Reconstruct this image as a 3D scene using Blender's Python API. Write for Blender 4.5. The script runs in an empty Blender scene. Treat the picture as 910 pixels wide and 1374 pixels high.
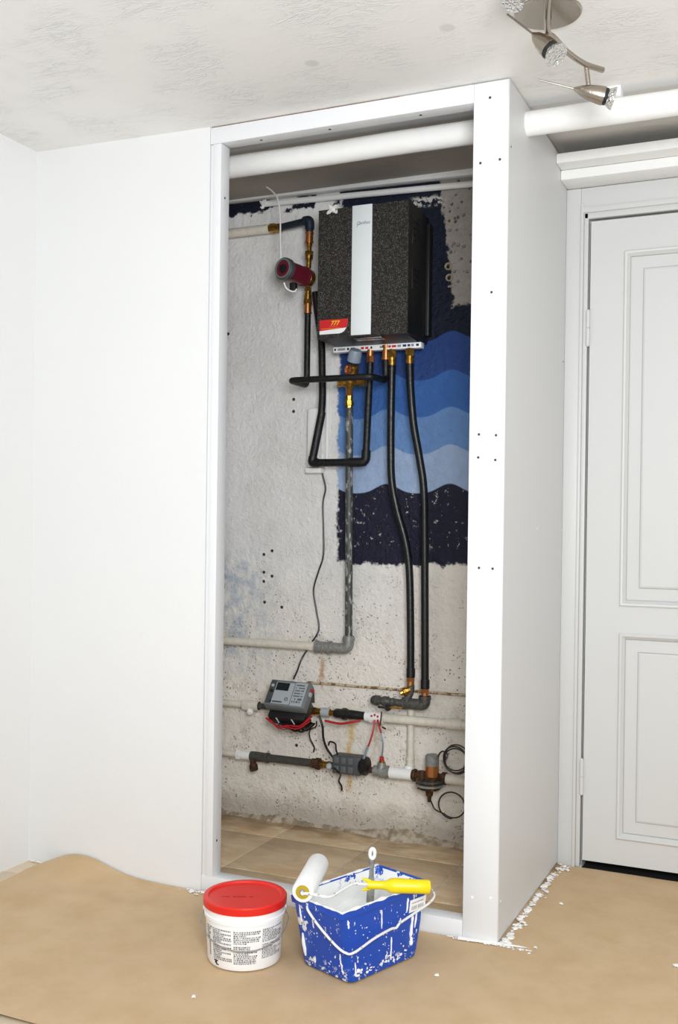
import bpy, bmesh, math, random
from mathutils import Vector, Matrix, noise as mnoise
random.seed(7)
PI = math.pi
V = Vector
scene = bpy.context.scene
C = scene.collection

# ------------------------------------------------------------------ camera
cam_d = bpy.data.cameras.new('camera')
cam = bpy.data.objects.new('camera', cam_d)
C.objects.link(cam)
cam_d.sensor_fit = 'VERTICAL'
cam_d.sensor_height = 36.0
cam_d.lens = 36.544
cam_d.shift_y = 0.01662
cam_d.clip_start = 0.05
cf = V((-0.40812273, 0.91291374, -0.00493399))
cr = V((0.91281905, 0.40815162, 0.01317741))
cu = V((-0.01404365, -0.00087416, 0.999901))
cam.matrix_world = Matrix(((cr.x, cu.x, -cf.x, 0.69625), (cr.y, cu.y, -cf.y, -2.57869),
                           (cr.z, cu.z, -cf.z, 1.066), (0, 0, 0, 1)))
scene.camera = cam

# ------------------------------------------------------------------ light and exposure
world = bpy.data.worlds.new('room_daylight')
scene.world = world
world.use_nodes = True
wb = world.node_tree.nodes['Background']
wb.inputs['Color'].default_value = (0.90, 0.95, 1.0, 1)
wb.inputs['Strength'].default_value = 0.55


def area(name, loc, target, size, power, col=(1, 1, 1)):
    d = bpy.data.lights.new(name, 'AREA')
    d.shape = 'RECTANGLE'
    d.size, d.size_y = size
    d.energy = power
    d.color = col
    o = bpy.data.objects.new(name, d)
    C.objects.link(o)
    o.location = loc
    o.rotation_euler = (V(target) - V(loc)).to_track_quat('-Z', 'Y').to_euler()
    return o


area('key_light', (0.98, -2.60, 1.45), (-0.55, 0.3, 1.30), (0.75, 0.75), 72, (0.945, 0.975, 1.0))  # unseen soft key light just right of the camera
vs = scene.view_settings
vs.view_transform = 'Standard'
vs.look = 'None'
vs.exposure = 0.0
vs.gamma = 1.0
vs.use_curve_mapping = False


# ------------------------------------------------------------------ node helper
def lin(c):
    if isinstance(c, str):
        c = [int(c[i:i + 2], 16) / 255 for i in (0, 2, 4)]
        c = [x / 12.92 if x <= 0.04045 else ((x + 0.055) / 1.055) ** 2.4 for x in c]
    return (c[0], c[1], c[2], 1.0)


class G:
    def __init__(s, name):
        s.m = bpy.data.materials.new(name)
        s.m.use_nodes = True
        s.t = s.m.node_tree
        s.b = s.t.nodes['Principled BSDF']
        tc = s.t.nodes.new('ShaderNodeTexCoord')
        s.co = tc.outputs['Object']
        s.sep = None

    def link(s, v, sock):
        if isinstance(v, bpy.types.NodeSocket):
            s.t.links.new(v, sock)
        elif sock.type == 'RGBA':
            sock.default_value = lin(v)
        else:
            sock.default_value = v

    def xyz(s):
        if s.sep is None:
            n = s.t.nodes.new('ShaderNodeSeparateXYZ')
            s.link(s.co, n.inputs[0])
            s.sep = n.outputs
        return s.sep

    def math(s, op, a, b=0.0, c=0.0, clamp=False):
        n = s.t.nodes.new('ShaderNodeMath')
        n.operation = op
        n.use_clamp = clamp
        s.link(a, n.inputs[0])
        s.link(b, n.inputs[1])
        s.link(c, n.inputs[2])
        return n.outputs[0]

    def add(s, a, b): return s.math('ADD', a, b)
    def sub(s, a, b): return s.math('SUBTRACT', a, b)
    def mul(s, a, b): return s.math('MULTIPLY', a, b)
    def mx(s, a, b): return s.math('MAXIMUM', a, b)
    def mn(s, a, b): return s.math('MINIMUM', a, b)

    def step(s, a, lo, hi):
        n = s.t.nodes.new('ShaderNodeMapRange')
        n.interpolation_type = 'SMOOTHSTEP'
        s.link(a, n.inputs['Value'])
        n.inputs['From Min'].default_value = lo
        n.inputs['From Max'].default_value = hi
        return n.outputs[0]

    def scaled(s, sc):
        n = s.t.nodes.new('ShaderNodeMapping')
        s.link(s.co, n.inputs[0])
        n.inputs['Scale'].default_value = sc
        return n.outputs[0]

    def noise(s, scale, detail=3.0, rough=0.55, vec=None, dist=0.0):
        n = s.t.nodes.new('ShaderNodeTexNoise')
        s.link(vec if vec else s.co, n.inputs['Vector'])
        n.inputs['Scale'].default_value = scale
        n.inputs['Detail'].default_value = detail
        n.inputs['Roughness'].default_value = rough
        n.inputs['Distortion'].default_value = dist
        return n.outputs['Fac']

    def voro(s, scale, vec=None):
        n = s.t.nodes.new('ShaderNodeTexVoronoi')
        s.link(vec if vec else s.co, n.inputs['Vector'])
        n.inputs['Scale'].default_value = scale
        return n.outputs['Distance']

    def mix(s, f, a, b):
        n = s.t.nodes.new('ShaderNodeMix')
        n.data_type = 'RGBA'
        s.link(f, n.inputs['Factor'])
        s.link(a, n.inputs[6])
        s.link(b, n.inputs[7])
        return n.outputs[2]

    def box(s, a, lo, hi, e):
        return s.mul(s.step(a, lo - e, lo + e), s.sub(1.0, s.step(a, hi - e, hi + e)))

    def fin(s, col, rough=0.5, metal=0.0, bump=None, dist=0.002, strength=1.0, spec=None):
        s.link(col, s.b.inputs['Base Color'])
        s.link(rough, s.b.inputs['Roughness'])
        s.link(metal, s.b.inputs['Metallic'])
        if spec is not None:
            s.b.inputs['Specular IOR Level'].default_value = spec
        if bump is not None:
            n = s.t.nodes.new('ShaderNodeBump')
            n.inputs['Strength'].default_value = strength
            n.inputs['Distance'].default_value = dist
            s.link(bump, n.inputs['Height'])
            s.link(n.outputs[0], s.b.inputs['Normal'])
        return s.m


def flat(name, col, rough=0.5, metal=0.0, var=0.06, scale=40, bump=0.0004, spec=None):
    g = G(name)
    n = g.noise(scale)
    c = g.mix(g.mul(g.step(n, 0.35, 0.7), var * 4), col, [x * (1 - var * 2) for x in lin(col)[:3]])
    return g.fin(c, rough, metal, n, bump, 1.0, spec)


M = {}
# smooth painted drywall
g = G('white_wall_paint')
M['wall'] = g.fin(g.mix(g.noise(2.2), 'e9e9e8', 'e5e5e4'), 0.62, 0, g.noise(60, 4), 0.0006)
# rough ceiling plaster with brush ridges
g = G('ceiling_plaster')
rid = g.noise(15, 4, 0.55, g.scaled((0.8, 2.6, 1)), 1.2)
big = g.noise(5, 3, 0.5)
X, Y, Z = g.xyz()


def disc(g, a, b, x, y, r):
    dx = g.sub(a, x)
    dy = g.sub(b, y)
    d = g.math('SQRT', g.add(g.mul(dx, dx), g.mul(dy, dy)))
    return g.sub(1.0, g.step(d, r * 0.6, r))


sp = g.mx(disc(g, X, Y, (-0.429,-0.262,2.216)[0], (-0.429,-0.262,2.216)[1], 0.022), disc(g, X, Y, (-0.064,-0.309,2.216)[0], (-0.064,-0.309,2.216)[1], 0.022))
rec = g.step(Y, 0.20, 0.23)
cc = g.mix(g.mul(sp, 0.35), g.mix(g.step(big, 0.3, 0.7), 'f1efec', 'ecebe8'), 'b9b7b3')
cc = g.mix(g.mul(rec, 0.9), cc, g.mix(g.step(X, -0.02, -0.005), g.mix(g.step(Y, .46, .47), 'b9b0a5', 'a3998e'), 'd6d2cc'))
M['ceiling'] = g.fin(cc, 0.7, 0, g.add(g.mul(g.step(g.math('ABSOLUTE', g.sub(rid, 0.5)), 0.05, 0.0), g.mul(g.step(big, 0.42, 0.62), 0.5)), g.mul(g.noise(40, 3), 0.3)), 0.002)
M['white_wood'] = flat('white_gloss_wood_paint', 'e8e9ea', 0.4, 0, 0.02, 30, 0.0005)
M['panel'] = flat('white_panel_paint', 'd9d9d9', 0.45, 0, 0.02, 6, 0.0004)
M['door'] = flat('off_white_door_paint', 'd2d2d0', 0.42, 0, 0.02, 8, 0.0006)
M['old_paint'] = flat('old_off_white_pipe_paint', 'f4f3f0', 0.45, 0, 0.03, 30, 0.002)
M['pipe_paint'] = flat('cream_pipe_paint', 'e4dccd', 0.45, 0, 0.12, 60, 0.001)
M['white_plastic'] = flat('white_plastic', 'f8f8f7', 0.35, 0, 0.01)
M['screw'] = flat('dark_screw_steel', '4a4744', 0.5, 0.5)
M['shim'] = flat('raw_timber_edge', '8a4a22', 0.7, 0, 0.3, 90)
M['rubber'] = flat('black_hose_rubber', '111111', 0.36, 0, 0.15, 120, 0.0008)
M['foam'] = flat('black_pipe_insulation', '0f0f0f', 0.45, 0, 0.2, 160, 0.002)
M['black'] = flat('black_plastic', '1a1a1a', 0.45)
M['grey_box'] = flat('grey_meter_plastic', '74797b', 0.5)
M['pale_grey'] = flat('pale_grey_label', 'b0b6b9', 0.5)
M['meter_rib'] = flat('grey_meter_rib', '5f6365', 0.45)
M['dark_grey'] = flat('dark_grey_plastic', '4a4d4f', 0.5)
M['lcd'] = flat('dark_display', '1c2020', 0.2)
M['print'] = flat('black_print', '26262a', 0.6)
M['grey_print'] = flat('grey_print', '8e9498', 0.5)
M['red_print'] = flat('red_print', 'd8232a', 0.5)
M['blue_print'] = flat('blue_print', '2a2f7a', 0.5)
M['yellow_print'] = flat('yellow_print', 'ffe11e', 0.5)
M['orange_print'] = flat('orange_print', 'ee7a2a', 0.5)
M['red_lid'] = flat('red_lid_plastic', 'df2318', 0.36, 0, 0.03, 12)
M['maroon'] = flat('maroon_pump_paint', '6e1a2c', 0.4, 0, 0.1, 80)
M['red_wire'] = flat('red_wire', 'b81f2a', 0.45)
M['cast'] = flat('grey_cast_iron', '5c5a55', 0.55, 0.3, 0.25, 120, 0.002)
M['galv'] = flat('galvanised_grey', '9a9a96', 0.5, 0.3, 0.2, 120, 0.001)
M['bare_grey'] = flat('blue_grey_plastic', '8a98a4', 0.4)
M['dark_pipe'] = flat('dark_steel_pipe', '55534f', 0.5, 0.3, 0.2, 100, 0.001)
M['rust'] = flat('rusty_brown_iron', '5b3b22', 0.7, 0.2, 0.35, 120, 0.002)
M['navy_pipe'] = flat('navy_painted_pipe', '1b2536', 0.45, 0, 0.25, 60, 0.001)
M['copper'] = flat('copper', 'cf8a55', 0.3, 0.9)
M['strip'] = flat('silver_front_strip', 'eef2f3', 0.4, 0.0, 0.01)
M['nickel'] = flat('brushed_nickel', 'b3a99c', 0.27, 1.0, 0.1, 200)
M['rod'] = flat('thin_steel_rod', '8d8880', 0.35, 0.8)
M['yellow'] = flat('yellow_handle_plastic', 'f2d90c', 0.35, 0, 0.05, 60)
M['core'] = flat('yellow_roller_core', 'b99d18', 0.5)
M['wet_paint'] = flat('white_wet_paint', 'f7f7f5', 0.3, 0, 0.02, 25, 0.004)
M['plaster'] = flat('white_plaster_crumb', 'f4f2ee', 0.8, 0, 0.04, 80, 0.003)
M['dark'] = flat('hall_shade_black', '1c1a18', 0.95)  # near-black colour in place of the shade behind the door
M['coil'] = flat('dark_capillary', '3a352f', 0.4, 0.4)
M['beige'] = flat('beige_anchor', 'b3a68c', 0.6)
g = G('brass')
M['brass'] = g.fin(g.mix(g.step(g.noise(90, 3), 0.3, 0.7), 'c79a48', '8f6526'), 0.28, 0.92, g.noise(70), 0.001)
# stained steel of the long water pipe: white and dark flakes
g = G('flaking_grey_pipe')
fl = g.noise(75, 4, 0.65, g.scaled((1, 1, 0.35)))
M['flaking'] = g.fin(g.mix(g.step(fl, 0.54, 0.6), '4c4e4c', 'a9aaa4'), 0.5, 0.2, fl, 0.002)
# speckled foam front of the heating unit
g = G('speckled_black_foam')
v = g.noise(330, 2, 0.6)
w = g.noise(170, 2, 0.6)
M['speckle'] = g.fin(g.mix(g.mul(g.step(v, 0.48, 0.68), g.step(w, 0.38, 0.62)), '1b1916', '8a8176'), 0.75, 0, v, 0.003)
# brown floor covering paper
g = G('brown_masking_paper')
pn = g.noise(9, 5, 0.6)
M['paper'] = g.fin(g.mix(g.step(pn, 0.3, 0.75), 'ccb08b', 'c2a57e'), 0.72, 0, g.add(g.mul(g.noise(3.5, 2), 1.0), g.mul(g.noise(160, 2), 0.04)), 0.008)
# floor tiles
g = G('beige_floor_tile')
X, Y, Z = g.xyz()
tn = g.noise(6, 5, 0.65, g.scaled((1, 2.2, 1)), 0.8)
c = g.mix(g.step(tn, 0.3, 0.7), 'e8cfab', 'd0af86')
wet = g.mul(g.step(Y, 0.50, 0.68), g.step(g.noise(4, 4, 0.6, g.scaled((1, 1.8, 1))), 0.42, 0.58))
c = g.mix(g.mul(wet, 0.7), c, '8a6a42')
c = g.mix(g.mul(g.step(g.noise(11, 5, 0.7), 0.60, 0.68), 0.5), c, 'd6c7b0')
c = g.mix(g.sub(1.0, g.step(Y, -0.02, 0.0)), c, 'd9c7ac')
M['tile'] = g.fin(c, 0.38, 0, tn, 0.001)
M['grout'] = flat('tile_grout', 'e0d6c8', 0.8, 0, 0.15, 30, 0.001)

# back wall: old plaster, wave mural, cement patch, stains
g = G('mural_wall_paint')
X, Y, Z = g.xyz()
jag = g.sub(g.noise(38, 5, 0.7), 0.5)
jag2 = g.sub(g.noise(14, 4, 0.65), 0.5)
Xj = g.add(X, g.add(g.mul(jag, 0.035), g.mul(jag2, 0.05)))
Zj = g.add(Z, g.add(g.mul(jag, 0.05), g.mul(jag2, 0.05)))
n1 = g.noise(3.0, 4, 0.6)
n2 = g.noise(22, 5, 0.65)
base = g.mix(g.step(n1, 0.35, 0.65), 'f0eeec', 'e2e0dd')
warm = g.sub(1.0, g.step(Z, 0.45, 1.05))
base = g.mix(g.mul(g.mx(warm, g.step(X, -0.75, -0.4)), 0.75), base, 'f6eddf')
base = g.mix(g.mul(g.mul(g.sub(1.0, g.step(X, -1.2, -0.95)), g.box(Z, 0.55, 0.95, 0.1)), g.step(n2, 0.35, 0.65)), base, 'b9c3cc')
ppit = g.voro(60)
pit = g.mul(g.sub(1.0, g.step(ppit, 0.10, 0.2)), g.step(g.noise(7, 3), 0.5, 0.62))
sp2 = g.mul(g.sub(1.0, g.step(g.voro(105), 0.16, 0.24)), g.step(g.noise(12, 3), 0.50, 0.62))
pit = g.mul(g.mx(pit, sp2), g.add(0.12, g.mul(warm, 0.88)))
dirt = g.mul(g.mul(g.step(g.noise(16, 6, 0.75), 0.50, 0.72), warm), 0.4)
base = g.mix(dirt, base, 'a8977f')
base = g.mix(g.mul(pit, 0.8), base, '5d5449')
# drill holes left of the flaking pipe
holes = None
for hx, hz in (((-1.080,0.733,0.952)[0], (-1.080,0.733,0.952)[2]), ((-1.047,0.733,0.966)[0], (-1.047,0.733,0.966)[2]), ((-1.079,0.733,0.888)[0], (-1.079,0.733,0.888)[2]), ((-1.046,0.733,0.875)[0], (-1.046,0.733,0.875)[2]), ((-1.079,0.733,0.855)[0], (-1.079,0.733,0.855)[2]), ((-1.075,0.733,0.780)[0], (-1.075,0.733,0.780)[2]), ((-1.005,0.733,0.765)[0], (-1.005,0.733,0.765)[2]), ((-0.968,0.733,1.507)[0], (-0.968,0.733,1.507)[2]), ((-0.968,0.733,1.464)[0], (-0.968,0.733,1.464)[2]), ((-1.240,0.733,1.757)[0], (-1.240,0.733,1.757)[2]), ((-0.939,0.733,0.277)[0], (-0.939,0.733,0.277)[2])):
    h = disc(g, X, Z, hx, hz, 0.0065)
    holes = h if holes is None else g.mx(holes, h)
base = g.mix(holes, base, '3a3632')
# grimy strip above the floor
base = g.mix(g.mul(g.sub(1.0, g.step(Zj, 0.03, 0.13)), 0.6), base, '97897a')
# rust runs
def run(x0, z0, z1, w, col, amt):
    global base
    m = g.mul(g.mul(g.box(g.add(X, g.add(g.mul(jag2, 0.06), g.mul(jag, .03))), x0 - w, x0 + w, w), g.box(Zj, z0, z1, 0.05)), g.step(n2, 0.32, 0.55))
    base = g.mix(g.mul(m, amt), base, col)
run((-0.731,0.733,0.142)[0], 0.14, 0.36, 0.010, 'd9a83c', 0.75)
run((-0.731,0.733,0.298)[0], 0.33, 0.42, 0.016, 'd8b860', 0.6)
run((-0.843,0.733,0.549)[0], (-0.848,0.733,0.507)[2], (-0.844,0.733,0.588)[2], 0.008, 'c08a48', 0.9)
run((-0.639,0.733,0.307)[0], 0.28, 0.40, 0.008, 'b79a72', 0.6)
# wave bands
xp = (-0.382,0.733,1.582)[0]
per = (-0.382,0.733,1.582)[0] - (-0.608,0.733,1.590)[0]
ph = g.mul(g.sub(X, xp), 2 * PI / per)
wave = g.mul(g.add(g.math('COSINE', ph), g.mul(g.math('COSINE', g.mul(ph, 2.0)), 0.18)), 0.016)
Zw = g.sub(Z, wave)
def amid(a, b): return (a + b) / 2
e1 = amid((-0.383,0.733,1.713)[2], (-0.504,0.733,1.676)[2])
e2 = amid((-0.382,0.733,1.582)[2], (-0.502,0.733,1.550)[2])
e3 = amid((-0.380,0.733,1.455)[2], (-0.492,0.733,1.429)[2])
e4 = amid((-0.378,0.733,1.331)[2], (-0.490,0.733,1.303)[2])
e5 = amid((-0.376,0.733,1.197)[2], (-0.467,0.733,1.175)[2])
def sharp(a, z): return g.step(a, z - 0.0025, z + 0.0025)
mu = g.mix(sharp(Zw, e5), '191a30', 'a4badb')
mu = g.mix(sharp(Zw, e4), mu, '6e95cc')
mu = g.mix(sharp(Zw, e3), mu, '3d6cb4')
mu = g.mix(sharp(Zw, e2), mu, '2b4a8a')
mu = g.mix(sharp(Zw, e1), mu, '11172c')
mu = g.mix(g.mul(g.step(n2, 0.3, 0.7), 0.12), mu, '0c1020')
scr = g.mul(g.step(g.noise(48, 6, 0.75), 0.595, 0.65), g.box(Z, e5 - 0.2, e5 + 0.02, 0.02))
mu = g.mix(g.mul(scr, 0.8), mu, 'cfcdca')
xl = (-0.790,0.733,1.230)[0]
zb = (-0.493,0.733,0.933)[2]
mur = g.mul(g.step(Xj, xl - 0.006, xl + 0.006), g.step(Zj, zb - 0.006, zb + 0.006))
# navy band high on the wall at left, broken off under the pipe
zt = (-1.203,0.733,2.189)[2]
x2 = (-1.095,0.733,2.199)[0]
band = g.mul(g.step(Zj, zt - 0.006, zt + 0.006), g.sub(1.0, g.step(Xj, x2 - 0.006, x2 + 0.006)))
tatter = g.mul(g.step(Zj, (-0.960,0.733,2.176)[2], (-0.960,0.733,2.184)[2]), g.step(g.noise(13, 4), 0.53, 0.58))
mur = g.mx(mur, g.mx(band, tatter))
# raw cement patch beside the unit
xc = (-0.395,0.733,1.997)[0]
zc0 = (-0.361,0.733,1.794)[2]
cem = g.mul(g.step(g.add(Xj, g.mul(g.sub(Z, 2.0), 0.12)), xc - 0.012, xc - 0.004), g.step(Zj, zc0 - 0.006, zc0 + 0.006))
cv = g.sub(1.0, g.step(g.voro(48), 0.12, 0.3))
cemc = g.mix(g.mul(cv, g.step(g.noise(9), 0.45, 0.6)), g.mix(n2, 'b4aca3', '958d85'), '4a453f')
col = g.mix(mur, base, mu)
col = g.mix(cem, col, cemc)
lump = g.mul(g.mul(g.box(X, (-0.532,0.733,2.172)[0], (-0.413,0.733,2.158)[0], .012), g.box(Z, (-0.457,0.733,2.138)[2], (-0.445,0.733,2.171)[2], .008)), g.step(g.noise(70, 5, .7), .5, .54))
col = g.mix(lump, col, 'cfcac3')
hgt = g.add(g.add(g.mul(n2, 0.5), g.mul(n1, 0.4)), g.add(g.mul(mur, 0.10), g.mul(g.mx(pit, g.mx(holes, g.mul(cv, cem))), -0.7)))
hgt = g.add(hgt, g.mul(g.noise(60, 5, 0.65), 0.6))
hgt = g.add(hgt, g.mul(g.step(g.noise(20, 4, 0.6, None, 1.5), 0.5, 0.62), 0.07))
M['mural'] = g.fin(col, 0.55, 0, hgt, 0.010, 1.0, 0.3)

# blue pail plastic with white splashes
g = G('splashed_blue_plastic')
s1 = g.noise(30, 5, 0.7, g.scaled((1, 1, 0.45)))
s2 = g.noise(95, 3, 0.6, g.scaled((1, 1, 0.5)))
sp = g.mx(g.mx(g.step(s1, 0.612, 0.624), g.step(s2, 0.675, 0.69)), g.mul(g.step(g.noise(55, 5, 0.75), 0.56, 0.58), g.sub(1.0, g.step(g.xyz()[2], 0.018, 0.04))))
M['blue_pail'] = g.fin(g.mix(sp, '0f49b4', 'f1f2f4'), 0.38, 0, sp, 0.001)
g = G('paint_coated_pail_inside')
X, Y, Z = g.xyz()
s1 = g.noise(34, 4, 0.65)
lft = g.mul(g.mul(g.step(Z, 0.135, 0.16), g.step(Y, 0.02, 0.07)), g.step(s1, 0.54, 0.555))
M['pail_inside'] = g.fin(g.mix(lft, 'f5f5f3', '1550b8'), 0.4, 0, g.noise(20, 3), 0.004)
g = G('shaggy_roller_pile')
M['pile'] = g.fin('fbfbfa', 0.75, 0, g.noise(130, 4, 0.7), 0.003)
g = G('splashed_wire')
M['wire'] = g.fin(g.mix(g.step(g.noise(60, 3), 0.36, 0.42), '9f9f9d', 'f3f3f1'), 0.4, 0.2)
g = G('spot_reflector')
M['reflector'] = g.fin('e8e8e6', 0.2, 0.9, g.voro(170), 0.004)
g = G('lamp_glass')
g.b.inputs['Transmission Weight'].default_value = 0.9
M['glass'] = g.fin('ffffff', 0.05, 0)


# ------------------------------------------------------------------ geometry helpers
def root_loc(o):
    l = V((0, 0, 0))
    while o is not None:
        l = l + o.location
        o = o.parent
    return l


def obj(name, bm, mat, parent=None, smooth=35, label=None):
    """link a bmesh given in world coordinates as one mesh object"""
    off = root_loc(parent)
    if off.length:
        bmesh.ops.translate(bm, verts=bm.verts, vec=-off)
    bmesh.ops.recalc_face_normals(bm, faces=bm.faces)
    me = bpy.data.meshes.new(name)
    bm.to_mesh(me)
    bm.free()
    if smooth:
        me.shade_smooth()
        me.set_sharp_from_angle(angle=math.radians(smooth))
    o = bpy.data.objects.new(name, me)
    C.objects.link(o)
    me.materials.append(mat)
    if parent is not None:
        o.parent = parent
    if label:
        o['label'] = label
    return o


def tag(o, label, cat, group=None, kind=None):
    o['label'] = label
    o['category'] = cat
    if group:
        o['group'] = group
    if kind:
        o['kind'] = kind
    return o


def thing(name, label, cat, loc, group=None):
    o = bpy.data.objects.new(name, None)
    o.empty_display_size = 0.05
    C.objects.link(o)
    o.location = loc
    return tag(o, label, cat, group)


def struct(name, bm, mat, parent=None, smooth=None):
    o = obj(name, bm, mat, parent, smooth)
    o['kind'] = 'structure'
    return o


def box(bm, x0, x1, y0, y1, z0, z1, bev=0.0):
    return obox(bm, V((x0, y0, z0)), V((x1 - x0, 0, 0)), V((0, y1 - y0, 0)), V((0, 0, z1 - z0)), bev)


def obox(bm, o, a, b, c, bev=0.0):
    o, a, b, c = V(o), V(a), V(b), V(c)
    vs_ = [bm.verts.new(o + a * i + b * j + c * k) for k in (0, 1) for j in (0, 1) for i in (0, 1)]
    fs = [bm.faces.new([vs_[i] for i in f]) for f in
          ((0, 2, 3, 1), (4, 5, 7, 6), (0, 1, 5, 4), (2, 6, 7, 3), (0, 4, 6, 2), (1, 3, 7, 5))]
    if bev:
        es = set(e for f in fs for e in f.edges)
        bmesh.ops.bevel(bm, geom=list(es), offset=bev, segments=2, affect='EDGES', profile=0.5)
    return bm


def bx(*a, **k):
    return box(bmesh.new(), *a, **k)


def spline(pts, n=6):
    p = [V(q) for q in pts]
    p = [p[0] * 2 - p[1]] + p + [p[-1] * 2 - p[-2]]
    out = []
    for i in range(1, len(p) - 2):
        for k in range(n):
            t = k / n
            a, b, c, d = p[i - 1], p[i], p[i + 1], p[i + 2]
            out.append(0.5 * ((2 * b) + (c - a) * t + (2 * a - 5 * b + 4 * c - d) * t * t + (3 * b - a - 3 * c + d) * t ** 3))
    out.append(p[-2])
    return out


def fillet(pts, r, n=5):
    p = [V(q) for q in pts]
    out = [p[0]]
    for i in range(1, len(p) - 1):
        u = (p[i - 1] - p[i])
        w = (p[i + 1] - p[i])
        rr = min(r, u.length * 0.45, w.length * 0.45)
        a = p[i] + u.normalized() * rr
        b = p[i] + w.normalized() * rr
        for k in range(n + 1):
            t = k / n
            out.append(a * (1 - t) ** 2 + p[i] * 2 * t * (1 - t) + b * t * t)
    out.append(p[-1])
    return out


def tube(bm, pts, r, segs=12, closed=False):
    p = [V(q) for q in pts]
    n = len(p)
    rr = r if isinstance(r, (list, tuple)) else [r] * n
    rings = []
    up = None
    for i in range(n):
        if closed:
            t = (p[(i + 1) % n] - p[i - 1]).normalized()
        else:
            t = (p[min(i + 1, n - 1)] - p[max(i - 1, 0)]).normalized()
        if up is None:
            up = t.orthogonal().normalized()
        up = (up - t * up.dot(t))
        up = up.normalized() if up.length > 1e-6 else t.orthogonal().normalized()
        s = t.cross(up)
        rings.append([bm.verts.new(p[i] + (up * math.cos(2 * PI * k / segs) + s * math.sin(2 * PI * k / segs)) * rr[i]) for k in range(segs)])
    for i in range(n if closed else n - 1):
        a, b = rings[i], rings[(i + 1) % n]
        for k in range(segs):
            bm.faces.new((a[k], a[(k + 1) % segs], b[(k + 1) % segs], b[k]))
    if not closed:
        bm.faces.new(rings[0][::-1])
        bm.faces.new(rings[-1])
    return bm


def tb(pts, r, segs=12, closed=False):
    return tube(bmesh.new(), pts, r, segs, closed)


def lathe(bm, p0, d, prof, segs=20, up=None, cap=True):
    """rings (distance along d, radius) around the axis from p0"""
    p0, d = V(p0), V(d).normalized()
    up = V(up) if up is not None else d.orthogonal()
    up = (up - d * up.dot(d)).normalized()
    s = d.cross(up)
    rings = []
    for t, r in prof:
        rings.append([bm.verts.new(p0 + d * t + (up * math.cos(2 * PI * k / segs) + s * math.sin(2 * PI * k / segs)) * max(r, 1e-5)) for k in range(segs)])
    for a, b in zip(rings, rings[1:]):
        for k in range(segs):
            bm.faces.new((a[k], a[(k + 1) % segs], b[(k + 1) % segs], b[k]))
    if cap:
        bm.faces.new(rings[0][::-1])
        bm.faces.new(rings[-1])
    return bm


def lt(p0, d, prof, segs=20, **k):
    return lathe(bmesh.new(), p0, d, prof, segs, **k)


def along(p0, p1, t):
    return V(p0).lerp(V(p1), t)


def fitting(bm, p0, p1, r, kind='nut'):
    """coupling between two points: hexagon nuts and collars"""
    L = (V(p1) - V(p0)).length
    d = V(p1) - V(p0)
    if kind == 'nut':
        lathe(bm, p0, d, [(0, r * .8), (L * .06, r), (L * .5, r), (L * .52, r * .78), (L, r * .78)], 6)
        lathe(bm, along(p0, p1, .5), d, [(0, r * .86), (L * .5, r * .86)], 14)
    elif kind == 'union':
        lathe(bm, p0, d, [(0, r * .75), (L * .2, r * .75), (L * .22, r), (L * .55, r), (L * .57, r * .82), (L, r * .82)], 8)
    else:
        lathe(bm, p0, d, [(0, r * .8), (0, r), (L * .15, r), (L * .17, r * .85), (L * .83, r * .85), (L * .85, r), (L, r), (L, r * .8)], 18)
    return bm


def text_bm(s, size, origin, ax, ay, depth=0.0003, shear=0.0, align='CENTER'):
    cu_ = bpy.data.curves.new('t', 'FONT')
    cu_.body = s
    cu_.size = size
    cu_.shear = shear
    cu_.align_x = align
    cu_.offset = size * .012
    cu_.align_y = 'CENTER'
    to = bpy.data.objects.new('t', cu_)
    C.objects.link(to)
    dg = bpy.context.evaluated_depsgraph_get()
    me = bpy.data.meshes.new_from_object(to.evaluated_get(dg))
    bpy.data.objects.remove(to)
    bm = bmesh.new()
    bm.from_mesh(me)
    bpy.data.meshes.remove(me)
    ax, ay = V(ax).normalized(), V(ay).normalized()
    az = ax.cross(ay)
    for v in bm.verts:
        v.co = V(origin) + ax * v.co.x + ay * v.co.y + az * depth
    return bm


def quad(bm, o, ax, ay, x0, x1, y0, y1, sk=0.0):
    o, ax, ay = V(o), V(ax), V(ay)
    bm.faces.new([bm.verts.new(o + ax * (x + sk * y) + ay * y) for x, y in ((x0, y0), (x1, y0), (x1, y1), (x0, y1))])


def screw_bm(p, n, r=0.0035):
    return lt(V(p) - V(n) * 0.0004, n, [(0, r), (0.0012, r), (0.0016, r * .6), (0.0012, r * .25)], 8)


# ------------------------------------------------------------------ setting
YB = 0.733        # back wall
fl = bx(-1.75, 0.03, -1.6, 0.80, -0.06, -0.0045)
box(fl, 0.03, 3.5, -1.6, 0.70, -0.06, -0.0045)
floor = struct('floor', fl, M['grout'])
tile_me = None
for i in range(-5, 4):
    for j in range(-4, 3):
        x0, y0 = -0.275 + 0.33 * (i - 1), 0.225 + 0.335 * (j - 1)
        vis = (x0 > -1.6 and x0 < 0 and y0 > -0.15) or (x0 < -1.1 and y0 > -1.2) or (x0 < -0.4 and y0 < -0.7)
        if not vis:
            continue
        bm = bx(x0 + 0.0025, x0 + 0.3275, y0 + 0.0025, min(y0 + 0.3325, YB - 0.001), -0.010, -0.002 + random.uniform(-.0005, .0005), bev=0.001)
        obj('tile', bm, M['tile'], floor)

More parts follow.
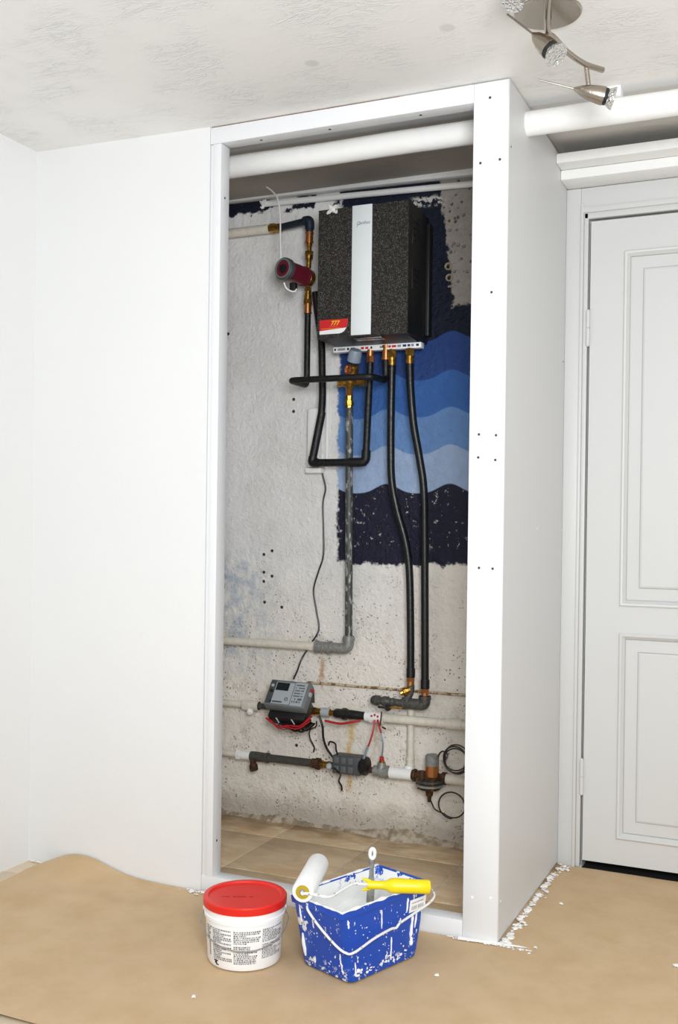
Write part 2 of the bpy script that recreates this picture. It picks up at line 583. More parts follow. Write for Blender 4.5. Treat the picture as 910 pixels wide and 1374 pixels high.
bm = bmesh.new()
def cz(x, y):
    z = 2.2157 - 0.0127 * min(1, max(0, (x + 1.507) / 0.63))
    if y > 0.10:
        k = min(1, (y - .1) / .3)
        z = z * (1 - k) + (2.2165 if y < .45 else 2.2165 + .0195 * (y - .4) / .33) * k
    return z
xs_ = [-1.6, -1.507, -1.3, -1.1, -0.878, -0.4, 0.0, 0.6, 2.2, 3.5]
ys_ = [-1.9, -1.2, -.6, -.2, .1, .2, .3, .4, .55, .75]
gv_ = [[bm.verts.new((x, y, cz(x, y))) for x in xs_] for y in ys_]
for a, b in zip(gv_, gv_[1:]):
    for k in range(len(xs_) - 1):
        bm.faces.new((a[k], a[k + 1], b[k + 1], b[k]))
top = bmesh.ops.extrude_face_region(bm, geom=bm.faces[:])
bmesh.ops.translate(bm, verts=[v for v in top['geom'] if isinstance(v, bmesh.types.BMVert)], vec=(0, 0, 0.08))
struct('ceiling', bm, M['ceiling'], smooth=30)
struct('wall_left', bx(-1.62, -1.507, -1.9, 0.80, -0.02, 2.24), M['wall'])
struct('wall_right_unseen', bx(3.4, 3.5, -2.2, 0.80, -0.02, 2.24), M['wall'])  # unseen wall, added to cut ambient light from the right
struct('wall_front', bx(-1.507, -0.879, 0.0, 0.05, -0.01, 2.217), M['wall'])
DX0, DX1, DZ1 = 0.070, 0.89, 2.030
bm = bx(-1.507, -0.008, YB, 0.80, -0.02, 2.24)
struct('wall_back', bm, M['mural'])
bm = bx(DX0, DX1, YB, 0.80, DZ1, 2.24)
box(bm, -0.008, DX0, YB, 0.80, -0.02, 2.24)
box(bm, DX1, 3.4, YB, 0.80, -0.02, 2.24)
struct('wall_door', bm, M['wall'])
# closed hall added behind the door, coloured dark so its gaps look shaded
bm = bx(DX0 - 0.3, DX1 + 0.3, 1.6, 1.66, -0.05, 2.3)
box(bm, DX0 - 0.36, DX0 - 0.3, 0.80, 1.66, -0.05, 2.3)
box(bm, DX1 + 0.3, DX1 + 0.36, 0.80, 1.66, -0.05, 2.3)
box(bm, DX0 - 0.36, DX1 + 0.36, 0.80, 1.66, 2.24, 2.3)
box(bm, DX0 - 0.04, DX1 + 0.02, 0.7005, 0.80, -0.06, -0.012)
box(bm, DX0 - 0.36, DX1 + 0.36, 0.80, 1.66, -0.06, -0.012)
struct('wall_hall', bm, M['dark'])

# mortar fillet where back wall meets floor
bm = bmesh.new()
N = 160
rows = []
for i in range(N + 1):
    x = -1.5 + 1.5 * i / N
    k = 0.006 + 0.012 * max(0, mnoise.noise(V((x * 9, 1.3, 0)))) + 0.010 * abs(mnoise.noise(V((x * 43, 4.3, 0)))) + .006 * mnoise.noise(V((x * 110, 7, 0)))
    k += 0.012 * math.exp(-((x + .52) / .12) ** 2)
    rows.append([bm.verts.new((x, YB - k * 1.5, -0.003)), bm.verts.new((x, YB - k * 1.1, k * .45 + .004 * mnoise.noise(V((x * 60, 0, 2))))),
                 bm.verts.new((x, YB - k * .45, k * .9 + .005 * mnoise.noise(V((x * 50, 5, 2))))), bm.verts.new((x, YB + .002, k * 1.5))])
for a, b in zip(rows, rows[1:]):
    for k in range(3):
        bm.faces.new((a[k], b[k], b[k + 1], a[k + 1]))
g = G('grey_mortar')
M['mortar'] = g.fin(g.mix(g.step(g.noise(30, 4), .4, .6), 'c2b4a0', '94856f'), 0.85, 0, g.noise(110, 4), 0.006)
struct('mortar_fillet_back', bm, M['mortar'], smooth=50)

# heating pipe under the ceiling, running along the wall inside and outside the closet
t = thing('ceiling_pipe', 'thick white painted pipe running under the ceiling through the closet and over the door', 'pipe', (0, 0.185, 2.15))
pts = []
for i in range(90):
    x = -1.507 + 4.9 * i / 89
    pts.append((x, 0.185 + .002 * mnoise.noise(V((x * 3, 0, 0))), 2.150 + .002 * mnoise.noise(V((x * 4, 3, 0)))))
obj('pipe_body', tb(pts, [0.0325 + .0012 * mnoise.noise(V((q[0] * 9, 9, 0))) for q in pts], 24), M['old_paint'], t)
bm = bmesh.new()
obox(bm, (0.214,0.160,2.183), V((0.036, 0, 0)), V((0, .055, 0)), V((0, 0, .036)), 0.003)
obj('ceiling_bracket', bm, M['white_plastic'], t)

# mouldings over the door, carried on inside the closet
struct('trim_1', bx(0.001, 3.4, 0.540, YB, 2.158, 2.188, bev=0.004), M['old_paint'], smooth=40)
struct('trim_2', bx(0.001, 3.4, 0.604, YB, 2.127, 2.1575, bev=0.004), M['old_paint'], smooth=40)
tl_, tr_ = V((-1.223,0.700,2.230)), V((-0.310,0.700,2.215))
sl_ = (tr_.z - tl_.z) / (tr_.x - tl_.x)
def zt1(x): return tl_.z + sl_ * (x - tl_.x)
struct('trim_5', obox(bmesh.new(), (-1.507, .70, zt1(-1.507)), (1.493, 0, 1.493 * sl_), (0, .033, 0), (0, 0, .0235), .003), M['old_paint'], smooth=40)
cd_ = thing('wall_conduit_pipe', 'slim white painted pipe under the moulding, broken off ragged above the stub pipe', 'pipe', (-.6, .70, 2.18))
xq, zq = (-1.087,0.700,2.210)[0], (-1.067,0.700,2.209)[2]
zr = (-0.309,0.700,2.187)[2]
obj('pipe_body', tb([(xq, .712, zq), ((-0.309,0.700,2.187)[0], .712, zr), (-.0135, .712, zr - (zq - zr) * .33)], .0105, 14), M['old_paint'], cd_)
bm = bmesh.new()
for k in range(9):
    m = Matrix.Translation((xq + random.uniform(-.012, .016), .70 + random.uniform(-.01, .008), zq + random.uniform(-.016, .008))) @ Matrix.Rotation(k * 1.7, 4, 'Y') @ Matrix.Diagonal((.010, .005, .0045, 1))
    bmesh.ops.create_icosphere(bm, subdivisions=1, radius=1, matrix=m)
o = obj('ragged_end', bm, M['plaster'], cd_)
o['kind'] = 'stuff'

# ------------------------------------------------------------------ door with casing
DF = 0.712
door = bpy.data.objects.new('door_1', None)
C.objects.link(door)
door.location = (DX0, DF, 0)
door['kind'] = 'structure'
lx0, lx1 = DX0 + 0.006, DX1 - 0.006
lz0, lz1 = 0.022, DZ1 - 0.008
pxs = (0.180,0.712,1.315)[0] - 0.001
pxr = lx1 - (pxs - lx0)
u0, u1 = (0.169,0.712,0.823)[2], (0.172,0.712,1.921)[2]
d0, d1 = (0.168,0.712,0.102)[2], (0.171,0.712,0.740)[2]
for x0, x1 in ((lx0, pxs), (pxr, lx1)):
    obj('stile', bx(x0, x1, DF, DF + 0.04, lz0, lz1), M['door'], door)
for z0, z1 in ((lz0, d0), (d1, u0), (u1, lz1)):
    obj('rail', bx(pxs, pxr, DF, DF + 0.04, z0, z1), M['door'], door)
for z0, z1 in ((d0, d1), (u0, u1)):
    bm = bmesh.new()
    prev = None
    for ins, y in ((0, .002), (0, -.004), (.004, -.007), (.009, -.006), (.013, -.001), (.018, .004), (.0185, .011), (.020, .011), (.0205, .008), (.056, .007), (.0575, .009), (.059, .003), (.064, .001)):
        ring = [bm.verts.new((xx, DF + y, zz)) for xx, zz in ((pxs + ins, z0 + ins), (pxr - ins, z0 + ins), (pxr - ins, z1 - ins), (pxs + ins, z1 - ins))]
        if prev:
            for k in range(4):
                bm.faces.new((prev[k], prev[(k + 1) % 4], ring[(k + 1) % 4], ring[k]))
        prev = ring
    bm.faces.new(prev)
    obj('door_panel', bm, M['door'], door, smooth=20)
for zc in ((0.066,0.700,1.686)[2], (0.062,0.700,0.282)[2]):
    h = lt((DX0 + 0.002, 0.703, zc + 0.004), (0, 0, 1), [(0, .005), (0, .0065), (.052, .0065), (.056, .003)], 12)
    o = obj('hinge', h, M['door'], door)
    obj('hinge_knuckle', lt((DX0 + 0.002, 0.703, zc - 0.056), (0, 0, 1), [(0, .003), (.004, .0065), (.056, .0065), (.058, .0045), (.0605, .0045)], 12), M['door'], o)
# casing around the door
bm = bx(0.0005, 0.046, 0.700, YB, 0.0, 2.126, bev=0.002)
box(bm, 0.046, 0.056, 0.694, YB, 0.0, 2.126 - .05, bev=0.003)
box(bm, 0.056, DX0 - 0.001, 0.704, YB, 0.0, DZ1 + .020, bev=0.002)
struct('trim_3', bm, M['door'], smooth=40)
bm = bx(0.046, DX1 + 0.08, 0.701, YB, DZ1 + 0.034, 2.126, bev=0.002)
box(bm, 0.046, DX1 + 0.08, 0.695, YB, DZ1 + 0.017, DZ1 + 0.036, bev=0.004)
box(bm, 0.046, DX1 + 0.08, 0.704, YB, DZ1, DZ1 + 0.018, bev=0.002)
struct('trim_4', bm, M['door'], smooth=40)

# ------------------------------------------------------------------ closet frame
fr = thing('closet_frame', 'white painted timber frame with tall side panel boxing in the wall niche', 'closet frame', (-0.44, 0.02, 0))
XL = -0.878
TH = 0.047
obj('header', bx(XL, -0.0935, 0.0, TH, 2.2 - 0.0475, 2.2, bev=0.0012), M['white_wood'], fr)
obj('post', bx(-0.093, -0.0006, 0.0, TH, 0.004, 2.2, bev=0.0015), M['white_wood'], fr)
bm = bx(XL + .012, -0.841, -0.001, TH, TH, 2.1515, bev=0.0012)
box(bm, XL, XL + .0105, 0.004, TH, TH, 2.1515, bev=0.001)
stud = obj('stud', bm, M['white_wood'], fr)
sill = obj('sill', bx(XL, -0.0935, 0.0, TH, 0.0, 0.0475, bev=0.0015), M['white_wood'], fr)
bm = bx(-0.013, 0.0009, TH + .0008, 0.699, 0.009, 2.199)
box(bm, -0.0004, 0.0009, .0012, TH + .0008, 0.009, 2.199)
obj('side_panel', bm, M['panel'], fr)
obj('shim', bx(XL + .004, -0.30, 0.004, TH, 2.2003, 2.2040), M['shim'], fr)
ps = [q for q in fr.children if q.name.startswith('post')][0]
pn_ = [q for q in fr.children if q.name.startswith('side_panel')][0]
hd = [q for q in fr.children if q.name.startswith('header')][0]
for q in ((-0.050,0.000,2.159), (-0.073,0.000,1.995), (-0.022,0.000,1.998), (-0.067,0.000,1.300), (-0.022,0.000,1.297), (-0.068,0.000,1.241), (-0.023,0.000,1.234), (-0.062,0.000,0.958), (-0.026,0.000,0.957), (-0.039,0.000,1.662), (-0.068,0.000,0.111), (-0.020,0.000,0.117)):
    obj('screw', screw_bm((q[0], 0, q[2]), (0, -1, 0)), M['screw'] if q[2] > .3 else M['white_plastic'], ps)
for q in ((0.001,0.021,2.034), (0.001,0.682,1.584), (0.001,0.364,1.061), (0.001,0.696,1.056), (0.001,0.022,0.105)):
    obj('screw', screw_bm((0.0008, q[1], q[2]), (1, 0, 0), 0.0028), M['white_plastic'] if q[2] < 1.2 else M['screw'], pn_)
for q in ((-0.841,0.011,2.001), (-0.841,0.019,0.146)):
    obj('screw', screw_bm((-0.841, 0.022, q[2]), (1, 0, 0)), M['screw'], stud)
for q in ((-0.725,0.030,2.152), (-0.511,0.027,2.152), (-0.246,0.027,2.152)):
    obj('screw', screw_bm((q[0], 0.024, 2.1525), (0, 0, -1), 0.004), M['screw'], hd)

# ------------------------------------------------------------------ floor paper
bm = bmesh.new()


def pz(x, y):
    z = 0.0025 + 0.0015 * mnoise.noise(V((x * 5, y * 5, 0)))
    z += 0.045 * math.exp(-((x + 1.30) / 0.13) ** 2 - (y / 0.09) ** 2)
    z += 0.006 * math.exp(-((x + 1.1) / 0.2) ** 2 - ((y + .2) / 0.04) ** 2)
    return max(z, 0.0008)


def pgrid(xf, ys, nx_):
    rows_ = []
    for y in ys:
        x0, x1 = xf(y)
        rows_.append([bm.verts.new((x0 + (x1 - x0) * i / nx_, y + 0.003 * mnoise.noise(V((i * .7, y * 30, 3))) * (y > -.03), pz(x0 + (x1 - x0) * i / nx_, y))) for i in range(nx_ + 1)])
    for a, b in zip(rows_, rows_[1:]):
        for k in range(nx_):
            bm.faces.new((a[k], a[k + 1], b[k + 1], b[k]))


def left_edge(y):
    t = min(1.0, -y / 0.10)
    return -1.352 - 0.09 * (1 - (1 - t) ** 2) - 0.12 * max(0, -y - .25), 1.7


ys = [-0.836 + 0.832 * i / 40 for i in range(41)]
pgrid(left_edge, ys, 110)
pgrid(lambda y: (0.016 + 0.006 * mnoise.noise(V((y * 40, 0, 0))), 1.7), [-0.016 + 0.712 * i / 30 for i in range(31)], 60)
o = obj('masking_paper', bm, M['paper'], None, 60)
tag(o, 'brown protective paper covering the floor in front of the closet and door', 'paper')


# ------------------------------------------------------------------ plaster debris
def crumb(bm, p, r, flat_=0.35):
    m = Matrix.Translation(p) @ Matrix.Rotation(random.random() * 6, 4, 'Z') @ Matrix.Diagonal((r * random.uniform(.7, 1.6), r * random.uniform(.5, 1), r * flat_, 1))
    res = bmesh.ops.create_icosphere(bm, subdivisions=1, radius=1, matrix=m)
    for v in res['verts']:
        v.co += V((random.uniform(-1, 1), random.uniform(-1, 1), random.uniform(-.3, .3))) * r * .25


bm = bmesh.new()
for i in range(300):
    y = random.random() ** 1.2 * 0.69
    w = 0.012 + 0.022 * max(0, mnoise.noise(V((y * 11, 2, 0)))) + (0.02 if y > .6 else 0)
    crumb(bm, V((0.010 + abs(random.gauss(0, .5)) * w, y, 0.0055)), random.choice((.0016, .0025, .0035, .005, .0085)) * random.uniform(.7, 1.2))
for i in range(90):
    x = random.uniform(-0.13, 0.09)
    crumb(bm, V((x, -0.006 - abs(random.gauss(0, .005)), 0.0045)), random.uniform(.002, .005))
for i in range(40):
    crumb(bm, V((-0.885 + random.gauss(0, .02), -0.012 - abs(random.gauss(0, .012)), 0.005)), random.uniform(.002, .006))
for i in range(60):
    crumb(bm, V((random.uniform(-1.49, -1.36), -0.006 - abs(random.gauss(0, .006)), 0.0035)), random.uniform(.002, .005))
tag(obj('plaster_crumbs', bm, M['plaster'], None, 60), 'white plaster crumbs and paint scrapings along the closet foot', 'debris', kind='stuff')
bm = bmesh.new()   # long smear of filler in front of the post
sm = []
for i in range(25):
    x = -0.10 + 0.185 * i / 24
    w = 0.009 * (1 - (i / 24) ** 3) + .002 * mnoise.noise(V((x * 60, 0, 0)))
    yc = -0.010 + 0.018 * (i / 24)
    sm.append([bm.verts.new((x, yc - w, 0.0042)), bm.verts.new((x, yc - w * .4, 0.0042 + w * .5)), bm.verts.new((x, yc + w * .4, 0.0042 + w * .5)), bm.verts.new((x, yc + w, 0.0042))])
for a, b in zip(sm, sm[1:]):
    for k in range(3):
        bm.faces.new((a[k], b[k], b[k + 1], a[k + 1]))
tag(obj('filler_smear', bm, M['plaster'], None, 60), 'ridge of white filler smeared on the paper in front of the closet post', 'filler')
for q, r, lab in (((0.087,0.349,0.004), .007, 'round white paint drop on the paper between closet panel and door'),
                  ((0.093,0.015,0.004), .006, 'curled white plaster chip on the paper just off the closet corner'),
                  ((-0.534,-0.589,0.004), .006, 'white plaster chip on the paper in front of the white bucket'),
                  ((-0.079,-0.246,0.004), .005, 'larger white plaster chip on the paper right of the blue pail'),
                  ((0.428,0.059,0.004), .007, 'white plaster chip on the open paper in front of the door')):
    bm = bmesh.new()
    crumb(bm, V((q[0], q[1], 0.006)), r, .45)
    crumb(bm, V((q[0] + r * .8, q[1] - r * .4, 0.005)), r * .5, .45)
    tag(obj('plaster_chip', bm, M['plaster'], None, 60), lab, 'plaster chip', 'plaster chips on the paper')

# ------------------------------------------------------------------ heating unit
HF, HB = 0.530, 0.715
hx0, hx1 = (-0.782,0.530,2.100)[0], (-0.465,0.530,2.098)[0]
hz0, hz1 = (-0.775,0.530,1.676)[2], (-0.661,0.530,2.100)[2]
hu = thing('heating_unit', 'black speckled wall heating unit with pale centre strip above the hoses', 'heating unit', ((hx0 + hx1) / 2, YB, hz0))
bm = bx(hx0, hx1, HF, 0.66, hz0, hz1)
obj('cover', bm, M['speckle'], hu)
bm = bx(hx0 + .008, hx1 - .002, 0.661, YB, hz0 - .004, hz1 - .004, bev=.002)
obj('back_shell', bm, M['black'], hu)
bm = bmesh.new()   # sloping underside
vsx = [bm.verts.new(q) for q in ((hx0 + .002, HF + .002, hz0), (hx1 - .002, HF + .002, hz0), (hx1 - .002, .64, hz0 - .012), (hx0 + .03, .64, hz0 - .012),
                                 (hx0 + .002, .66, hz0), (hx1 - .002, .66, hz0))]
for f in ((0, 1, 2, 3), (0, 3, 4), (1, 5, 2), (3, 2, 5, 4)):
    bm.faces.new([vsx[i] for i in f])
obj('underside', bm, M['black'], hu)
sx0, sx1 = (-0.659,0.527,2.097)[0], (-0.589,0.527,2.099)[0]
st = obj('front_strip', bx(sx0, sx1, HF - .005, HF - .0002, hz0 + .004, hz1 + .001, bev=.0015), M['strip'], hu, label='pale silver centre strip with grey script logo')
lg = (-0.618,0.525,2.042)
obj('logo', text_bm('Danfoss', 0.0145, (lg[0] - .002, HF - .0052, lg[2]), (1, 0, 0.0), (0, 0, 1), 0.0002, 0.45), M['grey_print'], st, smooth=None)
obj('logo_swash', tb(spline([(lg[0] - .024, HF - .0053, lg[2] - .012), (lg[0] - .020, HF - .0053, lg[2] - .006), (lg[0] - .012, HF - .0053, lg[2] - .003)], 4) +
    spline([(lg[0] - .013, HF - .0053, lg[2] + .0085), (lg[0] - .021, HF - .0053, lg[2] + .008), (lg[0] - .026, HF - .0053, lg[2] + .002)], 4)[0:0], .0008, 6), M['grey_print'], st)
# red sticker
a = V((-0.773,0.529,1.737)); b = V((-0.671,0.529,1.737)); c0 = V((-0.772,0.528,1.690)); d_ = V((-0.694,0.529,1.689))
yy = HF - .0006
def P2(u, v): return V((a.x + (b.x - a.x) * u, yy, a.z - (a.z - c0.z) * v))
bm = bmesh.new()
rim = [P2(0, 0), P2(1, 0), P2(.99, .3), P2(.95, .62), P2(.88, .84), P2(.8, .95), P2(.7, 1), P2(0, 1)]
bm.faces.new([bm.verts.new(q) for q in rim])
sk_ = obj('sticker', bm, M['white_plastic'], hu, smooth=None, label='red and white sticker with yellow lettering')
bm = bmesh.new()
bm.faces.new([bm.verts.new(q + V((0, -.0004, 0))) for q in (P2(0, 0), P2(1, 0), P2(.99, .3), P2(.95, .62), P2(0, .76))])
obj('sticker_field', bm, M['red_print'], sk_, smooth=None)
obj('lettering', text_bm('777', .020, P2(.54, .27) + V((0, -.0008, 0)), (1, 0, 0), (0, 0, 1), 0, .25), M['yellow_print'], sk_, smooth=None)
bm = bmesh.new()
for k in range(9):
    quad(bm, P2(.36 + k * .033, .50) + V((0, -.0008, 0)), (1, 0, 0), (0, 0, 1), 0, .0022, 0, .0018)
quad(bm, P2(.07, .66) + V((0, -.0008, 0)), (1, 0, 0), (0, 0, 1), 0, .070, 0, .003)
obj('sticker_small_print', bm, M['orange_print'], sk_, smooth=None)
# side vents
for z0, z1 in ((hz1 - .13, hz1 - .04), (hz0 + .15, hz0 + .23)):
    bm = bx(hx1 - .001, hx1 + .002, .565, .63, z0, z1, bev=.001)
    vt = obj('side_vent', bm, M['black'], hu)
    for k in range(4):
        zz = z0 + (z1 - z0) * (k + .6) / 4.4
        obj('slat', bx(hx1 + .0015, hx1 + .004, .568, .627, zz, zz + .004), M['black'], vt)
obj('side_plate', bx(hx1 + .0003, hx1 + .0012, HF + .004, .657, hz0 + .003, hz1 - .003), M['black'], hu)
obj('edge_bracket', bx(hx1 - .002, hx1 + .012, .70, YB, hz0 + .02, hz1 - .03, bev=.002), M['black'], hu)
# connection rail with coloured markings
ry = 0.635
r0, r1 = V((-0.771,0.635,1.659)), V((-0.455,0.635,1.653))
rz = (r0.z + r1.z) / 2
rail = obj('connection_rail', bx(r0.x, r1.x, ry, ry + .03, rz - .009, rz + .009, bev=.001), M['white_plastic'], hu, label='white rail with coloured pipe markings')
for u, w_, mt in ((.02, .02, 'print'), (.08, .09, 'grey_print'), (.17, .025, 'print'), (.22, .05, 'print'), (.335, .035, 'red_print'), (.385, .035, 'red_print'), (.44, .02, 'print'),
                  (.56, .07, 'grey_print'), (.645, .03, 'red_print'), (.69, .05, 'red_print'), (.75, .04, 'grey_print'), (.81, .04, 'blue_print'), (.86, .03, 'blue_print'), (.90, .03, 'grey_print'), (.955, .03, 'print')):
    bm = bmesh.new()
    quad(bm, (r0.x + (r1.x - r0.x) * (u - w_ * .3), ry - .0004, rz), (1, 0, 0), (0, 0, 1), 0, (r1.x - r0.x) * w_, -.0035, .004)
    obj('marking', bm, M[mt], rail, smooth=None)
bm = bmesh.new()   # loose film peeling off the top edge
for k in range(7):
    tube(bm, spline([V((hx0 + .028 + random.uniform(0, .04), HF + random.uniform(-.008, .004), hz1 + random.uniform(-.016, .012))) for _ in range(4)], 3), .0022, 5)
obj('peeling_film', bm, M['plaster'], hu)
obj('clip_foil', bx(sx0 + .004, sx1 + .03, HF + .012, HF + .05, hz0 - .0065, hz0 - .0005, bev=.002), M['nickel'], hu)

# ------------------------------------------------------------------ return line with circulation pump
sp_ = thing('stub_pipe', 'white painted pipe stub at upper left with brass end before the navy elbow', 'pipe', (-1.245,0.700,2.128))
p0, p1 = V((-1.507, .70, (-1.137,0.700,2.118)[2])), V(((-1.055,0.700,2.114)[0], .70, (-1.055,0.700,2.114)[2]))
p0.z = p1.z
obj('pipe_body', tb([p0, p1], .0165, 18), M['pipe_paint'], sp_)
e0, e1 = p1, V((-1.005,0.690,2.111))
obj('brass_end', fitting(bmesh.new(), e0, e1, .0175), M['brass'], sp_)
pl = thing('pump_line', 'navy and black pipe with brass couplings carrying the maroon pump left of the unit', 'pipe', (-0.880,0.660,1.918))
k0, k1, k2 = V((-1.005,0.690,2.111)), V((-0.874,0.660,2.105)), V((-0.878,0.660,2.069))
k1 = V((k2.x, .66, k0.z + .003))
obj('elbow', tb(fillet([k0, k1 + V((0, 0, 0)), k2], .03), .0125, 16), M['navy_pipe'], pl, label='navy painted elbow')
obj('elbow_collar', tb(fillet([k1 + V((-.022, .003, .0)), k1 + V((0, 0, .001)), k1 + V((0, 0, -.03))], .02), .0165, 16), M['navy_pipe'], pl)
q0, q1, q2, q3, q4 = (-0.878,0.660,2.072), (-0.879,0.660,2.036), (-0.878,0.660,2.008), (-0.879,0.660,1.979), (-0.880,0.660,1.949)
obj('coupling', fitting(bmesh.new(), q0, q1, .0155, 'collar'), M['copper'], pl)
obj('coupling', lt(q1, V(q2) - V(q1), [(0, .011), (.012, .011), (.013, .008), ((V(q2) - V(q1)).length, .008)], 12), M['brass'], pl)
obj('coupling', fitting(bmesh.new(), q2, q3, .0155), M['brass'], pl)
obj('coupling', lt(q3, V(q4) - V(q3), [(0, .009), ((V(q4) - V(q3)).length, .009)], 12), M['brass'], pl)
q5, q6, q7, q8 = (-0.881,0.660,1.882), (-0.881,0.660,1.856), (-0.881,0.660,1.825), (-0.881,0.660,1.792)
obj('coupling', fitting(bmesh.new(), q5, q6, .013), M['brass'], pl)
obj('coupling', fitting(bmesh.new(), q7, q6, .0155), M['brass'], pl)
obj('coupling', fitting(bmesh.new(), q7, q8, .0145, 'collar'), M['copper'], pl)
# insulated pipe: down, towards the room, right and up again
b0, b1 = V((-0.881,0.660,1.794)), V((-0.880,0.660,1.544))
b1.x = b0.x
b2 = V((-0.905,0.544,1.543)); b2 = V((b1.x, b1.y, b1.z)); 
yf = .66
b2 = V((b1.x, (-0.896,0.532,1.541)[1], b1.z))
b3 = V(((-0.586,0.560,1.546)[0], b2.y, b1.z))
b4 = V((b3.x + .004, .645, b1.z + .001))
b5 = V((b4.x, .645, rz - .03))
obj('insulated_pipe', tb(fillet([b0, b1, b2, b3, b4, b5], .022, 6), .0108, 14), M['foam'], pl)
obj('coupling', fitting(bmesh.new(), b5 + V((0, 0, -.012)), b5 + V((0, -.0, .036)), .0145, 'collar'), M['copper'], pl)

pump = thing('circulation_pump', 'maroon cylindrical circulation pump with dark end cap on the brass pipe', 'pump', (-0.883,0.660,1.918))
pa, pb = V((-0.889,0.660,1.918)), V((-0.914,0.545,1.923))
dv = (pb - pa)
L = dv.length
obj('volute', lt(pa - dv.normalized() * .022, dv, [(0, .022), (.006, .03), (.03, .032), (.034, .028)], 20), M['brass'], pump)
obj('motor', lt(pa + dv.normalized() * .008, dv, [(0, .030), (.004, .0345), (.012, .0345), (.012, .032), (L - .032, .032), (L - .03, .034), (L - .022, .034)], 28), M['maroon'], pump)
ca = obj('end_cap', lt(pb - dv.normalized() * .014, dv, [(0, .034), (.003, .038), (.02, .038), (.024, .035), (.024, .030), (.020, .028)], 28), M['dark_grey'], pump)
obj('cap_plate', lt(pb + dv.normalized() * .0045, dv, [(0, .028), (.003, .027), (.003, .016)], 24), M['maroon'], ca)
obj('cap_ring', lt(pb + dv.normalized() * .0085, dv, [(0, .0285), (.002, .0335), (.0035, .0335), (.0035, .0285), (0, .0285)], 28, cap=False), M['grey_box'], ca)
obj('cap_knob', lt(pb + dv.normalized() * .005, dv, [(0, .015), (.007, .014), (.008, .007), (.004, .006)], 16), M['black'], ca)
up_ = V((0, 0, 1))
obj('name_plate', obox(bmesh.new(), pa + dv * .35 + V((.004, -.031, .0)), dv * .35, V((.012, -.006, -.014)), V((.002, .002, .001)), 0), M['maroon'], pump)
pq = V((-0.892,0.570,1.866))
obj('plug_box', obox(bmesh.new(), pq + V((-.011, -.01, -.012)), (.022, 0, 0), (0, .02, 0), (0, 0, .026), .003), M['black'], pump)
tag(obj('power_cord', tb(spline([(-1.019,0.600,2.230), (-0.992,0.600,2.209), (-0.966,0.590,2.175), (-0.949,0.575,2.113), (-0.939,0.560,2.032), (-0.931,0.550,1.966), (-0.934,0.555,1.954)], 6), .0028, 8), M['white_plastic']),
    'thin white cord hanging from the moulding down to the maroon pump', 'cord')
obj('pump_lead', tb(spline([(-0.913,0.540,1.876), (-0.907,0.545,1.859), (-0.898,0.555,1.851), (-0.886,0.565,1.849), (-0.880,0.570,1.858)], 6), .0026, 8), M['white_plastic'], pump)

# ------------------------------------------------------------------ second insulated loop
lp = thing('insulated_loop', 'thick black insulated pipe loop from behind the unit to its brass nut', 'pipe', (-0.854,0.660,1.273))
c0 = [(-0.873,0.700,1.874), (-0.860,0.700,1.787), (-0.841,0.690,1.694), (-0.832,0.680,1.588), (-0.825,0.670,1.510), (-0.826,0.665,1.442)]
obj('upper_pipe', tb(spline(c0, 6), .0125, 14), M['foam'], lp)
l1, l2, l3, l4 = V((-0.824,0.665,1.450)), V((-0.855,0.655,1.275)), V((-0.654,0.655,1.270)), V((-0.638,0.645,1.607))
l3 = V((l3.x, .655, l2.z)); l4 = V((l4.x, .645, rz - .045))
obj('sloping_pipe', tb([l1, along(l1, l2, .97)], .0138, 14), M['foam'], lp)
obj('elbow', tb(fillet([along(l2, l1, .12), l2, along(l2, l3, .12)], .02), .0155, 14), M['foam'], lp)
obj('lower_pipe', tb([l2, l3], .0132, 14), M['foam'], lp)
obj('elbow', tb(fillet([along(l3, l2, .3), l3, along(l3, l4, .12)], .02), .0155, 14), M['foam'], lp)
obj('riser_pipe', tb([l3, l4], .0118, 14), M['foam'], lp)
obj('brass_nut', fitting(bmesh.new(), l4 - V((0, 0, .004)), l4 + V((0, 0, .04)), .0145), M['copper'], lp)

# ------------------------------------------------------------------ safety valve and long grey pipe
gv = thing('water_pipe', 'flaking grey vertical pipe below the brass valve bending into the wall pipe', 'pipe', (-0.739,0.690,0.638))
w0, w1 = V((-0.721,0.665,1.462)), V((-0.740,0.690,0.644))
w1 = V((w0.x - .002, .69, w1.z))
w2 = V((-0.790,0.690,0.617)); w2 = V((w2.x, .69, w1.z - .006))
w1.z = w2.z
obj('long_pipe', tb([w0, w1 + V((0, 0, .03))], .0128, 16), M['flaking'], gv)
obj('elbow', tb(fillet([w1 + V((0, 0, .045)), w1, w2 + V((-.004, 0, 0))], .034, 6), .0185, 16), M['galv'], gv)
obj('elbow_rim', lt(w1 + V((0, 0, .028)), (0, 0, 1), [(0, .0175), (0, .0212), (.012, .0212), (.012, .0135)], 16), M['galv'], gv)
w3 = V(((-0.847,0.690,0.619)[0], .69, w2.z))
obj('coupling', fitting(bmesh.new(), w3, w2, .0225, 'collar'), M['galv'], gv)
w4 = V(((-0.876,0.690,0.620)[0], .69, w2.z))
obj('coupling', fitting(bmesh.new(), w4, w3, .0165, 'union'), M['pipe_paint'], gv)
obj('wall_pipe', tb([V((-1.507, .69, w2.z)), w4], .0145, 16), M['pipe_paint'], gv)
obj('brass_nut', fitting(bmesh.new(), V(w0) + V((0, 0, -.004)), (-0.722,0.665,1.508), .0165, 'union'), M['brass'], gv)

